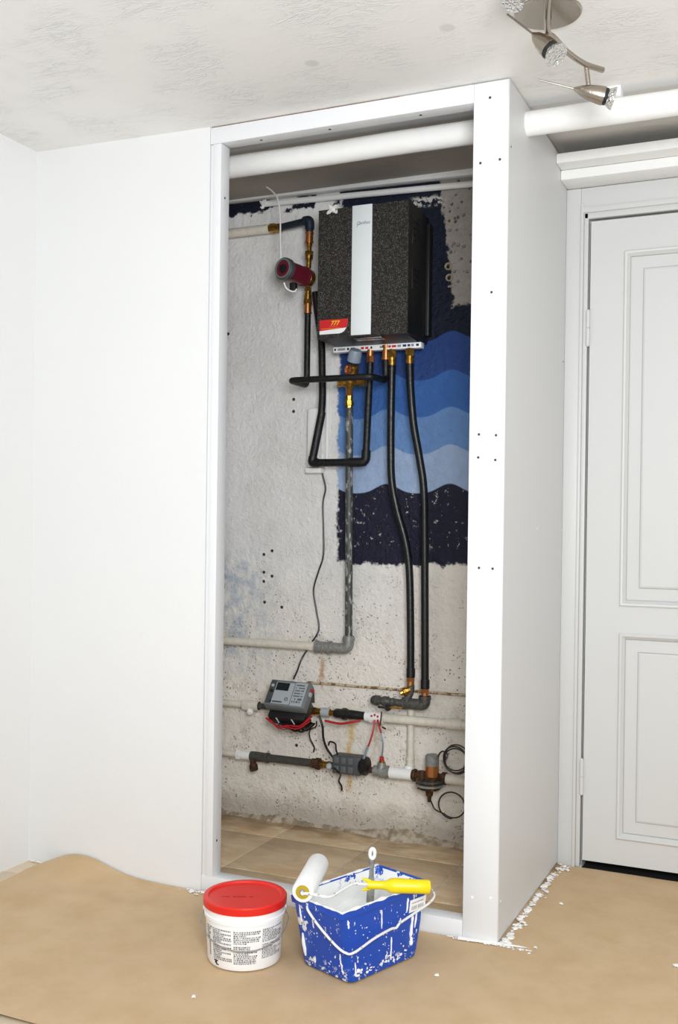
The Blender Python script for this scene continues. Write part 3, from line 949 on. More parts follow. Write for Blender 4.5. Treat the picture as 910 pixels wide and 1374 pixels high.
sv = thing('safety_valve', 'brass valve with tilted grey cap under the heating unit', 'valve', (-0.702,0.630,1.550))
v0, v1 = V((-0.704,0.630,1.545)), V((-0.676,0.600,1.622))
dv = v1 - v0
obj('valve_body', lt(v0 - dv * .25, dv, [(0, .014), (.01, .02), (.03, .02), (.034, .016), (.05, .017), (.054, .021), (.075, .021), (.08, .017)], 14), M['brass'], sv)
obj('valve_cap', lt(along(v0, v1, .80), dv, [(0, .018), (.003, .0235), (.034, .0215), (.042, .019), (.043, .010)], 16), M['bare_grey'], sv, label='tilted grey plastic cap')
obj('side_port', lt(V((-0.691,0.605,1.579)), (-.35, -.9, .1), [(0, .013), (.012, .016), (.016, .016), (.018, .011), (.012, .008)], 14), M['copper'], sv)
obj('side_outlet', lt(V((-0.699,0.625,1.545)), (-1, -.1, -.06), [(0, .012), (.022, .012), (.022, .016), (.045, .016), (.045, .01)], 8), M['brass'], sv)
obj('side_outlet', lt(V((-0.691,0.625,1.544)), (1, -.1, -.04), [(0, .012), (.02, .013), (.02, .017), (.05, .017), (.05, .01)], 8), M['brass'], sv)
obj('tail_piece', lt((-0.712,0.645,1.533), V((-0.722,0.665,1.503)) - V((-0.712,0.645,1.533)), [(0, .014), (.012, .0125), (.035, .0115)], 14), M['copper'], sv)

# ------------------------------------------------------------------ two long rubber hoses
for lab, pts, top, bot in (
        ('left black rubber hose curving down from the unit, lower end further left', [(-0.560,0.645,1.605), (-0.563,0.650,1.472), (-0.564,0.655,1.324), (-0.561,0.660,1.212), (-0.542,0.665,1.113), (-0.514,0.670,1.014), (-0.500,0.675,0.915), (-0.493,0.675,0.729), (-0.490,0.675,0.559)], (-0.561,0.645,1.652), (-0.489,0.675,0.531)),
        ('right black rubber hose bowing outward from the unit to the dark iron elbow', [(-0.497,0.645,1.607), (-0.493,0.645,1.518), (-0.483,0.650,1.401), (-0.462,0.655,1.285), (-0.448,0.660,1.187), (-0.446,0.670,1.028), (-0.443,0.675,0.781), (-0.439,0.675,0.525)], (-0.498,0.645,1.651), (-0.439,0.675,0.498))):
    hs = thing('rubber_hose', lab, 'hose', pts[-1], 'black hoses under the unit')
    obj('hose_body', tb(spline(pts, 8), .0128, 16), M['rubber'], hs)
    pt = V(pts[0])
    tp = V((pt.x, pt.y, rz - .008))
    obj('brass_nut', fitting(bmesh.new(), tp, pt + V((0, 0, -.01)), .0158), M['brass'], hs)
    for k in range(2):
        zc = pt.z - .012 - k * .012
        obj('hose_clamp', lt((pt.x, pt.y, zc), (0, 0, -1), [(0, .0132), (0, .0142), (.006, .0142), (.006, .0132)], 16), M['rubber'], hs)
    pe = V(pts[-1])
    obj('hose_sleeve', lt(pe, (0, 0, 1), [(0, .013), (0, .0148), (.03, .0148), (.03, .013)], 16), M['rubber'], hs)
    obj('brass_nut', fitting(bmesh.new(), pe + V((0, 0, .002)), V((pe.x, pe.y, bot[2])), .0145), M['copper'], hs)

# ------------------------------------------------------------------ dark elbow with lever valves under the hoses
el = thing('iron_elbow', 'dark cast iron elbow and lever valves joining the two hose ends', 'valve', (-0.505,0.675,0.468))
i0 = V((-0.439,0.675,0.501)); i1 = V((i0.x, .675, (-0.440,0.675,0.471)[2])); i2 = V(((-0.516,0.675,0.465)[0], .675, i1.z))
obj('elbow', tb(fillet([i0, i1, i2], .03, 6), .0185, 16), M['cast'], el)
obj('elbow_rim', lt(i0 + V((0, 0, -.012)), (0, 0, 1), [(0, .0205), (.012, .0205)], 12), M['cast'], el)
obj('elbow_rim', lt(i2 + V((.012, 0, 0)), (-1, 0, 0), [(0, .0205), (.014, .0205)], 12), M['cast'], el)
i3 = V(((-0.548,0.675,0.462)[0], .675, i1.z)); i4 = V(((-0.603,0.665,0.464)[0], .665, i1.z + .004))
obj('pipe_piece', tb([i2, i3], .0125, 12), M['cast'], el)
obj('ball_valve', lt(i3, i4 - i3, [(0, .014), (.008, .015), (.010, .012), (.022, .017), (.036, .017), (.046, .012), (.05, .015), (.056, .015)], 12), M['cast'], el)
obj('end_elbow', tb(fillet([i4 + V((.006, 0, 0)), i4 + V((-.012, 0, 0)), i4 + V((-.014, .03, -.008))], .015), .0165, 14), M['cast'], el)
sq = V((-0.557,0.645,0.458))
hd_ = obj('lever_hub', lt(sq, (0, -1, 0), [(0, .012), (.005, .012), (.005, .006), (.008, .005)], 14), M['black'], el)
obj('lever', obox(bmesh.new(), sq + V((-.004, -.004, -.003)), (.055, 0, .003), (0, -.003, 0), (0, 0, .007), .001), M['brass'], hd_)
obj('lever', obox(bmesh.new(), sq + V((-.035, -.004, -.004)), (.032, 0, 0), (0, -.003, 0), (0, 0, .007), .001), M['black'], hd_)
j0, j1 = V((-0.489,0.675,0.534)), V((-0.504,0.672,0.486))
obj('angle_valve', tb(fillet([j0, (j0.x, .675, j0.z - .02), j1 + V((.002, 0, -.004))], .015), .0125, 12), M['cast'], el)
obj('valve_bonnet', lt(V((-0.491,0.670,0.519)), (-.75, -.5, -.35), [(0, .012), (.014, .012), (.014, .0155), (.024, .0155), (.026, .009), (.034, .008)], 10), M['brass'], el)

# ------------------------------------------------------------------ upper white wall pipe (heating flow)
YP = .69
za0, za1 = (-1.215,0.690,0.420), (-0.310,0.690,0.404)
ZA = ((-1.122,0.690,0.422)[2] + (-0.470,0.690,0.404)[2]) / 2
wp = thing('upper_wall_pipe', 'cream painted pipe with black union crossing the wall behind the grey heat meter', 'pipe', ((-0.577,0.690,0.407)[0], YP, ZA))
XA = {px: x for px, x in ((298, (-1.221,0.690,0.422)[0]), (330, (-1.122,0.690,0.420)[0]), (348, (-1.068,0.690,0.419)[0]), (432, (-0.821,0.690,0.408)[0]), (443, (-0.790,0.690,0.406)[0]), (449, (-0.773,0.690,0.405)[0]),
                          (469, (-0.717,0.690,0.405)[0]), (491, (-0.656,0.690,0.405)[0]), (497, (-0.639,0.690,0.404)[0]), (514, (-0.593,0.690,0.403)[0]), (601, (-0.364,0.690,0.401)[0]), (418, (-0.861,0.690,0.410)[0]))}
def A(px, dz=0): return V((XA[px], YP, ZA + dz))
obj('left_pipe', tb([V((-1.507, YP, ZA)), A(330)], .0125, 16), M['pipe_paint'], wp)
obj('union', fitting(bmesh.new(), A(330) + V((-.012, 0, 0)), A(348), .021), M['pipe_paint'], wp)
obj('union_ear', lt(A(330) + V((.024, -.012, -.022)), (.3, -.6, -.5), [(-.012, .006), (-.008, .012), (.004, .012), (.008, .007)], 12), M['old_paint'], wp)
obj('hidden_pipe', tb([A(348), A(432)], .011, 14), M['cast'], wp)
obj('brass_collar', fitting(bmesh.new(), A(418), A(432), .015), M['brass'], wp)
obj('clear_sleeve', lt(A(432), (1, 0, 0), [(0, .012), (0, .0155), (XA[443] - XA[432], .0155)], 14), M['pale_grey'], wp)
obj('brass_collar', fitting(bmesh.new(), A(443), A(449), .012, 'collar'), M['brass'], wp)
obj('black_union', lt(A(449), (1, 0, 0), [(0, .013), (.008, .017), (.03, .017), (.032, .021), (.046, .021), (.048, .016), (XA[469] - XA[449], .016)], 8), M['black'], wp)
obj('black_pipe', lt(A(469), (1, 0, 0), [(0, .0165), (.006, .0165), (XA[491] - XA[469], .0135)], 14), M['foam'], wp)
obj('white_collar', lt(A(491), (1, 0, 0), [(0, .014), (0, .018), (XA[497] - XA[491], .018)], 14), M['old_paint'], wp)
tee = obj('white_tee', fitting(bmesh.new(), A(497), A(514), .0215, 'collar'), M['old_paint'], wp)
for k in range(3):
    obj('red_seal', lt(A(497) + V((.012 + k * .011, -.019, .006 + .004 * (k % 2))), (0, -1, .3), [(0, .004), (.003, .003)], 8), M['red_wire'], tee)
obj('clip', obox(bmesh.new(), A(514) + V((-.004, -.022, -.026)), (.005, 0, .05), (0, .004, 0), (.004, 0, 0), .0005), M['rust'], wp)
obj('clip', obox(bmesh.new(), A(514) + V((.004, -.02, -.03)), (.014, 0, -.006), (0, .004, 0), (0, 0, .005), .0005), M['rust'], wp)
obj('main_pipe', tb([A(514), V((0.0 - .014, YP, ZA))], .0155, 18), M['pipe_paint'], wp)
obj('pipe_collar', lt(A(601), (1, 0, 0), [(0, .0155), (0, .0185), (.05, .0185), (.05, .0155)], 18), M['pipe_paint'], wp)

vp = thing('riser_pipe', 'cream painted vertical pipe linking the dark elbow with the lower pipe', 'pipe', (-0.498,0.700,0.240))
vx = (-0.498,0.702,0.352)[0]
zt_, zb_ = (-0.499,0.702,0.452)[2], (-0.501,0.702,0.226)[2]
obj('pipe_body', tb([(vx, .706, zt_), (vx, .706, zb_)], .0118, 16), M['pipe_paint'], vp)
zc_ = (-0.499,0.702,0.284)[2]
obj('pipe_collar', lt((vx, .706, zc_), (0, 0, -1), [(0, .012), (0, .0155), (.006, .0155), (.007, .0135), (.022, .0135), (.023, .0155), (.03, .0155), (.03, .012)], 16), M['pipe_paint'], vp)

tp_ = thing('thin_pipe', 'thin brown stained pipe clipped along the wall behind the meter and elbow', 'pipe', (-0.701,0.722,0.506))
zt2 = (-0.701,0.722,0.506)[2]
pts = [((-0.895,0.722,0.505)[0] + k * .03, .724, zt2 + .002 * mnoise.noise(V((k * 1.3, 0, 0)))) for k in range(24)]
g = G('stained_thin_pipe')
M['thin'] = g.fin(g.mix(g.step(g.noise(26, 4, .7), .48, .56), 'c9b596', '7a5a38'), .6, 0, g.noise(90), .001)
obj('pipe_body', tb(pts, .0045, 8), M['thin'], tp_)
# ------------------------------------------------------------------ lower wall pipe
YL = .68
ZL = ((-1.114,0.680,0.241)[2] + (-0.517,0.680,0.227)[2] + (-0.848,0.680,0.234)[2]) / 3
lw = thing('lower_wall_pipe', 'lowest wall pipe, grey steel with strainer at left and cream paint at right', 'pipe', ((-0.906,0.680,0.238)[0], YL, ZL))
def B(x, dz=0.0): return V((x, YL, ZL + dz))
x318, x328, x337, x419, x432, x442 = (-1.151,0.680,0.242)[0], (-1.117,0.680,0.240)[0], (-1.093,0.680,0.240)[0], (-0.851,0.680,0.236)[0], (-0.814,0.680,0.235)[0], (-0.785,0.680,0.233)[0]
x484, x493, x501, x524, x553, x562, x598 = (-0.668,0.680,0.233)[0], (-0.644,0.680,0.233)[0], (-0.622,0.680,0.233)[0], (-0.560,0.680,0.232)[0], (-0.482,0.680,0.231)[0], (-0.459,0.680,0.228)[0], (-0.365,0.680,0.229)[0]
obj('left_pipe', tb([V((-1.507, YL, ZL)), B(x318)], .011, 16), M['pipe_paint'], lw)
obj('union', fitting(bmesh.new(), B(x318), B(x328), .019), M['old_paint'], lw)
obj('brass_ring', lt(B(x328), (1, 0, 0), [(0, .013), (0, .016), (x337 - x328, .016)], 12), M['old_paint'], lw)
obj('strainer_body', lt(B(x337), (1, 0, 0), [(0, .012), (0, .017), (.02, .018), (.06, .0165), (.062, .0185), (.072, .0185), (.072, .0145)], 16), M['dark_pipe'], lw)
obj('strainer_leg', lt(B(x337 + .006, -.006), (.42, -.5, -.76), [(0, .011), (.03, .0125), (.03, .016), (.046, .016), (.047, .008)], 8), M['rust'], lw)
obj('steel_pipe', tb([B(x337 + .06), B(x419)], .0142, 18), M['dark_pipe'], lw)
obj('brown_nut', fitting(bmesh.new(), B(x432), B(x419), .021, 'union'), M['rust'], lw)
obj('brass_ring', fitting(bmesh.new(), B(x432), B(x442), .014, 'collar'), M['brass'], lw)
obj('meter_core', tb([B(x442), B(x484)], .012, 14), M['cast'], lw)
obj('brass_ring', fitting(bmesh.new(), B(x484), B(x493), .0175), M['brass'], lw)
obj('brass_ring', tb([B(x493), B(x501)], .010, 12), M['rust'], lw)
obj('sensor_tee', lt(B(x501), (1, 0, 0), [(0, .014), (.003, .018), (.024, .018), (.026, .0215), (.055, .0215), (.057, .017), (x524 - x501, .017)], 12), M['galv'], lw)
obj('sensor_tee_neck', lt(B((x501 + x524) / 2, .01), (0, 0, 1), [(0, .019), (.014, .014), (.02, .013)], 12), M['galv'], lw)
obj('white_tee', lt(B(x524), (1, 0, 0), [(0, .016), (0, .020), (.05, .019), (x553 - x524, .019)], 18), M['old_paint'], lw)
obj('white_socket', lt((vx, YL + .01, ZL), (0, .2, 1), [(0, .016), (.024, .016), (.026, .012)], 14), M['old_paint'], lw)
obj('brown_valve', lt(B(x553), (1, 0, 0), [(0, .017), (.006, .017), (.006, .021), (.014, .021), (.015, .015), (x598 - x553, .015)], 12), M['rust'], lw)
obj('right_pipe', tb([B(x598), V((-.014, YL, ZL))], .0165, 18), M['pipe_paint'], lw)
obj('pipe_collar', lt(B(x598 - .012), (1, 0, 0), [(0, .016), (0, .021), (.014, .021), (.014, .016)], 12), M['rust'], lw)

fm = thing('flow_meter', 'dark grey flow meter block on the lowest pipe with cable looping up', 'meter', (-0.718,0.660,0.237))
f0 = V((-0.759,0.645,0.279))
ax_, az_ = V((x484 - x442 - .012, 0, 0)), V((0, 0, -.062))
body = obj('housing', obox(bmesh.new(), f0, ax_, (0, .055, 0), az_, .004), M['dark_grey'], fm)
for k in range(3):
    obj('rib', obox(bmesh.new(), f0 + V((.008 + .026 * k, -.004, -.004)), (.018, 0, 0), (0, .006, 0), (0, 0, -.022), .001), M['meter_rib'], body)
    obj('rib', obox(bmesh.new(), f0 + V((.008 + .026 * k, -.004, -.034)), (.018, 0, 0), (0, .006, 0), (0, 0, -.022), .001), M['meter_rib'], body)
obj('end_disc', lt(f0 + ax_ + V((-.004, .022, -.03)), (1, -.15, 0), [(0, .028), (.006, .032), (.018, .032), (.022, .026)], 18), M['black'], fm)
obj('white_cap', lt(f0 + V((-.012, .0, -.04)), (.3, -1, 0), [(-.008, .010), (.004, .010), (.008, .006)], 12), M['pale_grey'], fm)
obj('cable', tb(spline([(-0.804,0.630,0.412), (-0.790,0.630,0.375), (-0.791,0.640,0.335), (-0.784,0.650,0.301), (-0.767,0.650,0.279), (-0.758,0.650,0.270)], 6), .0042, 8), M['rubber'], fm)
obj('cable', tb(spline([(-0.794,0.690,0.300), (-0.784,0.680,0.315), (-0.762,0.675,0.311), (-0.756,0.670,0.292), (-0.746,0.660,0.280)], 6), .003, 8), M['rubber'], fm)
obj('cable', tb(spline([(-0.750,0.640,0.237), (-0.736,0.640,0.226), (-0.734,0.660,0.210), (-0.753,0.690,0.181), (-0.748,0.700,0.163), (-0.750,0.710,0.145)], 6), .0034, 8), M['rubber'], fm)

ts = thing('temperature_sensor', 'red and brass temperature sensor tip on the grey tee with pale wire', 'sensor', (-0.582,0.660,0.281))
zz = B((x501 + x524) / 2, .03)
obj('brass_seat', lt(zz, (0, 0, 1), [(0, .010), (.006, .010), (.007, .006)], 8), M['brass'], ts)
obj('red_tip', lt(zz + V((0, 0, .006)), (0, 0, 1), [(0, .008), (.012, .007), (.016, .003)], 10), M['red_wire'], ts)
obj('pale_lead', tb(spline([zz + V((0, 0, .02)), (-0.576,0.650,0.329), (-0.582,0.650,0.363), (-0.592,0.655,0.386)], 5), .0028, 8), M['bare_grey'], ts)
obj('red_lead', tb(spline([(-0.582,0.648,0.369), (-0.592,0.655,0.389), (-0.602,0.665,0.409)], 5), .0034, 8), M['red_wire'], ts)
ss = thing('sensor_wire', 'red wire with grey sheath running from the white tee to the flow meter', 'wire', (-0.631,0.660,0.322))
obj('red_lead', tb(spline([(-0.613,0.665,0.408), (-0.614,0.655,0.374), (-0.622,0.650,0.339), (-0.630,0.650,0.319)], 5), .0032, 8), M['red_wire'], ss)
obj('grey_sheath', tb(spline([(-0.630,0.650,0.321), (-0.640,0.650,0.292), (-0.650,0.655,0.265)], 5), .0042, 8), M['bare_grey'], ss)
tag(obj('red_cable', tb(spline([(-0.795,0.660,0.390), (-0.770,0.660,0.387), (-0.734,0.660,0.385), (-0.695,0.660,0.394), (-0.666,0.670,0.400)], 6), .0042, 8), M['red_wire']),
    'slack red cable hanging under the black union of the upper pipe', 'cable')

# ------------------------------------------------------------------ differential pressure regulator with capillaries
rg = thing('pressure_regulator', 'regulator with grey and copper cylinder on flange plates at lower right', 'regulator', ((-0.405,0.660,0.239)[0], .66, ZL))
rx = (-0.406,0.660,0.270)[0]
ztop = (-0.406,0.660,0.314)[2]
obj('cylinder', lt((rx, .66, ztop), (0, 0, -1), [(0, .018), (.004, .023), (.036, .023)], 22), M['galv'], rg)
obj('cylinder_label', lt((rx, .66, ztop - .036), (0, 0, -1), [(0, .0225), (.036, .0225)], 22), M['copper'], rg)
obj('spring_base', lt((rx, .66, ztop - .072), (0, 0, -1), [(0, .026), (.004, .03), (.012, .03), (.016, .02), (.022, .02)], 14), M['rust'], rg)
zp = (-0.405,0.660,0.231)[2]
for dz, mt in ((.0, 'cast'), (-.014, 'galv')):
    obj('flange', lt((rx - .008, .66, zp + dz), (0, 0, -1), [(0, .03), (0, .046), (.007, .046), (.007, .03)], 20), M[mt], rg)
obj('flange_lower', lt((rx - .008, .66, zp - .024), (0, 0, -1), [(0, .04), (.008, .034), (.012, .014), (.03, .011), (.032, .007), (.05, .006)], 18), M['rust'], rg)
for k in range(4):
    an = .6 + k * PI / 2
    obj('bolt', lt((rx - .008 + .037 * math.cos(an), .66 + .037 * math.sin(an), zp + .006), (0, 0, -1), [(0, .005), (.036, .005)], 6), M['brass'], rg)
obj('left_boss', lt((rx - .035, .655, zp + .026), (0, 0, -1), [(0, .012), (.004, .015), (.03, .015)], 8), M['rust'], rg)
# capillary tubes
cx_, cz_ = (-0.313,0.640,0.313)[0], (-0.313,0.640,0.313)[2]
pts = [(-0.384,0.655,0.308), (-0.377,0.650,0.322), (-0.366,0.645,0.331), (-0.353,0.645,0.328), (-0.348,0.645,0.319)]
n_ = 70
for k in range(n_):
    an = PI + .2 - k / n_ * 2 * PI * 3.1
    rr = .040 + .006 * math.sin(k * .33)
    pts.append((cx_ + rr * math.cos(an), .64 + .0016 * math.sin(k * .9) - .0002 * k, cz_ + rr * math.sin(an)))
obj('capillary_coil', tb(spline(pts, 3), .0026, 7), M['coil'], rg, label='coil of thin dark tube beside the cylinder')
cx_, cz_ = (-0.337,0.665,0.155)[0], (-0.337,0.665,0.155)[2]
pts = [(rx - .008, .66, zp - .06), (-0.404,0.665,0.147), (-0.395,0.665,0.133), (-0.369,0.665,0.124)]
for k in range(40):
    an = PI * 1.28 + k / 40 * 2 * PI * 1.15
    pts.append((cx_ + .044 * math.cos(an), .668 - .0003 * k, cz_ + .042 * math.sin(an)))
obj('capillary_loop', tb(spline(pts, 3), .0026, 7), M['coil'], rg, label='single loop of thin dark tube below the flange')

# ------------------------------------------------------------------ heat meter
TL, TR, BL = V((-0.995,0.645,0.521)), V((-0.840,0.645,0.519)), V((-0.991,0.575,0.444))
ex, ey = (TR - TL), (BL - TL)
nz = ex.cross(ey).normalized()
if nz.y > 0:
    nz = -nz
hm = thing('heat_meter', 'grey tilted heat meter box with dark display and label on the left wall', 'meter', TL + ex * .5 + ey)
mb = obj('housing', obox(bmesh.new(), TL - nz * .036, ex, ey, nz * .036, .004), M['grey_box'], hm)
def F(u, v, h=.0006): return TL + ex * u + ey * v + nz * h
def fq(u0, u1, v0, v1, h, mat, name, par, th=.001):
    return obj(name, obox(bmesh.new(), F(u0, v0, h - th), ex * (u1 - u0), ey * (v1 - v0), nz * th), mat, par, smooth=None)
fq(.03, .16, .04, .93, .0012, M['dark_grey'], 'button_field', mb)
obj('button', lt(F(.09, .25, .001), nz, [(0, .006), (.003, .005)], 12), M['pale_grey'], mb)
obj('button', lt(F(.10, .46, .001), nz, [(0, .007), (.003, .006)], 12), M['black'], mb)
fq(.17, .62, .10, .93, .0014, M['pale_grey'], 'face_label', mb)
fq(.19, .50, .12, .42, .0026, M['lcd'], 'display', mb)
fq(.64, .93, .06, .95, .0014, M['pale_grey'], 'data_label', mb)
bm = bmesh.new()
for r in range(7):
    for k in range(9):
        if random.random() < .72:
            h = .045 if r < 5 else .07
            quad(bm, F(.67 + .025 * k, .14 + .105 * r, .0018), ex, ey, 0, .019, 0, h)
for k in range(8):
    quad(bm, F(.20 + .03 * k, .83, .0018), ex, ey, 0, .024, 0, .06)
quad(bm, F(.18, .82, .0018), ex, ey, -.06, -.005, 0, .08)
tube(bm, [F(.52 + .035 * math.cos(k / 12 * 2 * PI), .74 + .055 * math.sin(k / 12 * 2 * PI), .0018) for k in range(12)], .0012, 4, True)
obj('face_print', bm, M['print'], mb, smooth=None)
by = obox(bmesh.new(), TL + ex * .06 + ey * .42 - nz * .085, ex * .9, ey * .80, nz * .046, .004)
obj('wall_base', by, M['black'], hm)
obj('wall_mount', obox(bmesh.new(), TL + ex * .2 + ey * .05 - nz * .04, ex * .6, V((0, .733 - TL.y + .03, -.02)), ey * .5), M['black'], hm)
obj('side_knob', lt(F(.97, .40, -.012), ex, [(0, .009), (.010, .009), (.012, .006)], 10), M['pale_grey'], hm)
obj('red_seal', lt(F(1.0, .22, -.016), ex, [(0, .006), (.010, .005)], 10), M['red_wire'], hm)
bm = bmesh.new()
w0_ = TL + ey * 1.02 - nz * .05
for k in range(9):
    a0 = w0_ + ex * (.05 + .02 * k) + V((0, random.uniform(-.01, .01), random.uniform(-.012, 0)))
    a3 = w0_ + ex * (1.02 + random.uniform(-.05, .12)) + V((0, random.uniform(-.01, .02), random.uniform(-.03, .0)))
    mid = [a0.lerp(a3, tt) + V((0, random.uniform(-.012, .012), -.018 - random.uniform(0, .02))) for tt in (.25, .5, .75)]
    tube(bm, spline([a0] + mid + [a3], 5), .0035, 7)
obj('black_wires', bm, M['rubber'], hm)
bm = bmesh.new()
for k in range(3):
    a0 = w0_ + ex * (-.03 + .04 * k) + V((0, -.006, -.018))
    a3 = w0_ + ex * (1.08 + .03 * k) + V((0, -.012, -.012 + .012 * k))
    mid = [a0.lerp(a3, tt) + V((0, -.004, -.024 - .004 * k + random.uniform(-.005, .005))) for tt in (.25, .5, .75)]
    tube(bm, spline([a0] + mid + [a3], 5), .0026, 7)
obj('red_wires', bm, M['red_wire'], hm)
bm = bmesh.new()
for k in range(2):
    a0 = w0_ + ex * (.2 + .38 * k) + V((0, -.012, 0))
    tube(bm, spline([a0, a0 + V((.012, -.006, -.012)), a0 + V((.02, 0, -.028))], 4), .0022, 6)
obj('wire_ties', bm, M['pale_grey'], hm)
obj('hanging_wire', tb(spline([(-0.808,0.620,0.393), (-0.815,0.630,0.373), (-0.852,0.660,0.351), (-0.866,0.690,0.319), (-0.866,0.710,0.297), (-0.862,0.720,0.279), (-0.866,0.722,0.263)], 6), .0026, 7), M['rubber'], hm)

# ------------------------------------------------------------------ trunking and cable down the wall
tk = thing('cable_trunking', 'white cable trunking on the wall behind the sloping insulated pipe', 'trunking', (-0.882,0.733,1.251))
t0_, t1_ = V((-0.897,0.705,1.470)), V((-0.843,0.705,1.250))
obj('cover', bx(t0_.x, t0_.x + .044, .700, YB, t1_.z + .012, t0_.z, bev=.006), M['old_paint'], tk)
obj('foot', bx(t0_.x - .003, t0_.x + .058, .694, YB, t1_.z - .008, t1_.z + .011, bev=.004), M['old_paint'], tk)
tag(obj('wall_conduit', bx(t0_.x + .060, t0_.x + .072, .722, YB, t1_.z + .006, t0_.z + .10, bev=.003), M['old_paint']), 'slim white conduit strip running up the wall right of the trunking', 'conduit')
cb = [(-0.846,0.712,1.255), (-0.839,0.716,1.227), (-0.833,0.722,1.188), (-0.843,0.724,1.138), (-0.840,0.724,1.047), (-0.839,0.724,0.955), (-0.858,0.724,0.895), (-0.875,0.724,0.831), (-0.862,0.724,0.756), (-0.852,0.722,0.694), (-0.878,0.712,0.643), (-0.906,0.700,0.591), (-0.913,0.680,0.551), (-0.915,0.655,0.525)]
tag(obj('meter_cable', tb(spline(cb, 6), .0030, 8), M['rubber']), 'thin black cable wandering down the wall from trunking to heat meter', 'cable')
for q, lab in (((-0.396,0.733,1.928), 'upper of two small beige ring anchors on the wall right of the unit'), ((-0.392,0.733,1.890), 'lower of two small beige ring anchors on the wall right of the unit')):
    tag(obj('wall_anchor', lt((q[0], YB + .002, q[2]), (0, -1, 0), [(0, .0075), (0, .0125), (.010, .0125), (.012, .0110), (.010, .0085), (0, .0075)], 16, cap=False), M['beige']), lab, 'anchor')
q = (-0.386,0.733,1.860)
tag(obj('wall_peg', lt((q[0] - .008, YB - .006, q[2]), (1, -.6, 0), [(0, .004), (.02, .004)], 8), M['beige']), 'short pale peg just below the two ring anchors', 'peg')

# ------------------------------------------------------------------ ceiling spotlight
ZB_ = 2.158
lc = V((0.165, -0.295, 2.2157))
sl = thing('ceiling_spotlight', 'brushed nickel ceiling spotlight with curved bar and three adjustable heads', 'ceiling lamp', lc)
obj('ceiling_plate', lt(lc, (0, 0, -1), [(0, .0735), (.016, .0735), (.019, .071), (.0195, .02)], 48), M['nickel'], sl)
obj('stem', lt(lc - V((0, 0, .019)), (0, 0, -1), [(0, .008), (.012, .008), (.012, .0062), (.043, .0062)], 16), M['nickel'], sl)
ctr = V((lc.x, lc.y, ZB_))
bR = V((0.243,-0.056,2.158)); b2_ = V((0.210,-0.105,2.158)); b1_ = V((0.185,-0.182,2.158)); b0_ = V((0.173,-0.258,2.158))
def opp(p): return ctr * 2 - p
barp = [(0.251,-0.567,2.158), (0.224,-0.513,2.158), (0.201,-0.450,2.158), (0.181,-0.373,2.158), ctr, b0_, b1_, b2_, bR]
obj('bar', tb(spline(barp, 8), .0068, 14), M['nickel'], sl)


def spot(tail, tip, post_from, rod_end, w=1.0):
    tail, tip = V(tail), V(tip)
    d = tip - tail
    L = d.length
    h = obj('spot_head', lt(tail, d, [(0, .003), (.006, .006 * w), (L * .22, .0125 * w), (L * .45, .0175 * w), (L * .7, .0208 * w), (L * .86, .0218 * w), (L * .86, .019)], 28), M['nickel'], sl)
    obj('lamp_collar', lt(tail + d * .83, d, [(0, .02), (L * .10, .02), (L * .14, .018)], 24), M['black'], h)
    obj('lamp_bulb', lt(tail + d * .92, d, [(0, .015), (L * .04, .019), (L * .2, .0265), (L * .23, .0265), (L * .23, .024), (L * .15, .012)], 24), M['reflector'], h)
    obj('lamp_front', lt(tail + d * 1.135, d, [(0, .0250), (.001, .0245), (.0012, .018), (-.004, .006)], 24), M['reflector'], h)
    obj('aim_rod', tb([tail + d * .03, V(rod_end)], .0022, 8), M['rod'], h)
    if post_from is not None:
        obj('post', tb([V(post_from), tail + d * .45], .0058, 12), M['nickel'], sl)


p2 = V((0.211,-0.095,2.158))
# end head, seen from the side, hanging from the right end of the bar
d2 = (cr - cu * .28 - cf * .06).normalized()
t2 = V((0.183,-0.099,2.107))
spot(t2, t2 + d2 * .085, p2, t2 - d2 * .088)
# middle head, turned down towards the camera
d1 = (cr * .47 - cu * .74 - cf * .48).normalized()
t1 = V((0.139,-0.330,2.145))
spot(t1, t1 + d1 * .081, None, t1 - (cr * .62 - cu * .60 - cf * .2).normalized() * .075)
obj('post', tb([ctr + V((.0, .0, -.004)), t1 + d1 * .035], .0055, 12), M['nickel'], sl)
# third head, mostly above the picture
t3 = V((0.163,-0.450,2.213))
d3 = (cr * -.45 - cu * .75 - cf * .30).normalized()
spot(t3, t3 + d3 * .078, (0.224,-0.513,2.158), t3 - d3 * .08)

# ------------------------------------------------------------------ white bucket with red lid
bc = V((-0.538,-0.351,0.004)); bc.z = 0.004
wk = thing('plastic_bucket', 'small white plastic bucket with red lid and printed sides', 'bucket', bc)
HW = .138
obj('bucket_body', lt(bc, (0, 0, 1), [(0, .080), (.002, .087), (.008, .0895), (HW * .80, .0955), (HW * .80, .0985), (HW * .86, .0990), (HW * .87, .0965), (HW, .0970)], 64), M['white_plastic'], wk)
lid = obj('lid', lt(bc + V((0, 0, HW - .002)), (0, 0, 1), [(0, .098), (0, .1015), (.016, .1025), (.019, .1005), (.0195, .090), (.015, .087), (.0145, .02)], 64), M['red_lid'], wk)
tocam = V((cam.location.x - bc.x, cam.location.y - bc.y, 0)).normalized()
a_cam = math.atan2(tocam.y, tocam.x)
def cyl(ang, z, off=.0006):
    r = .0895 + (.0955 - .0895) * (z - .008) / (HW * .8 - .008) + off
    return bc + V((r * math.cos(ang), r * math.sin(ang), z))
bm = bmesh.new()
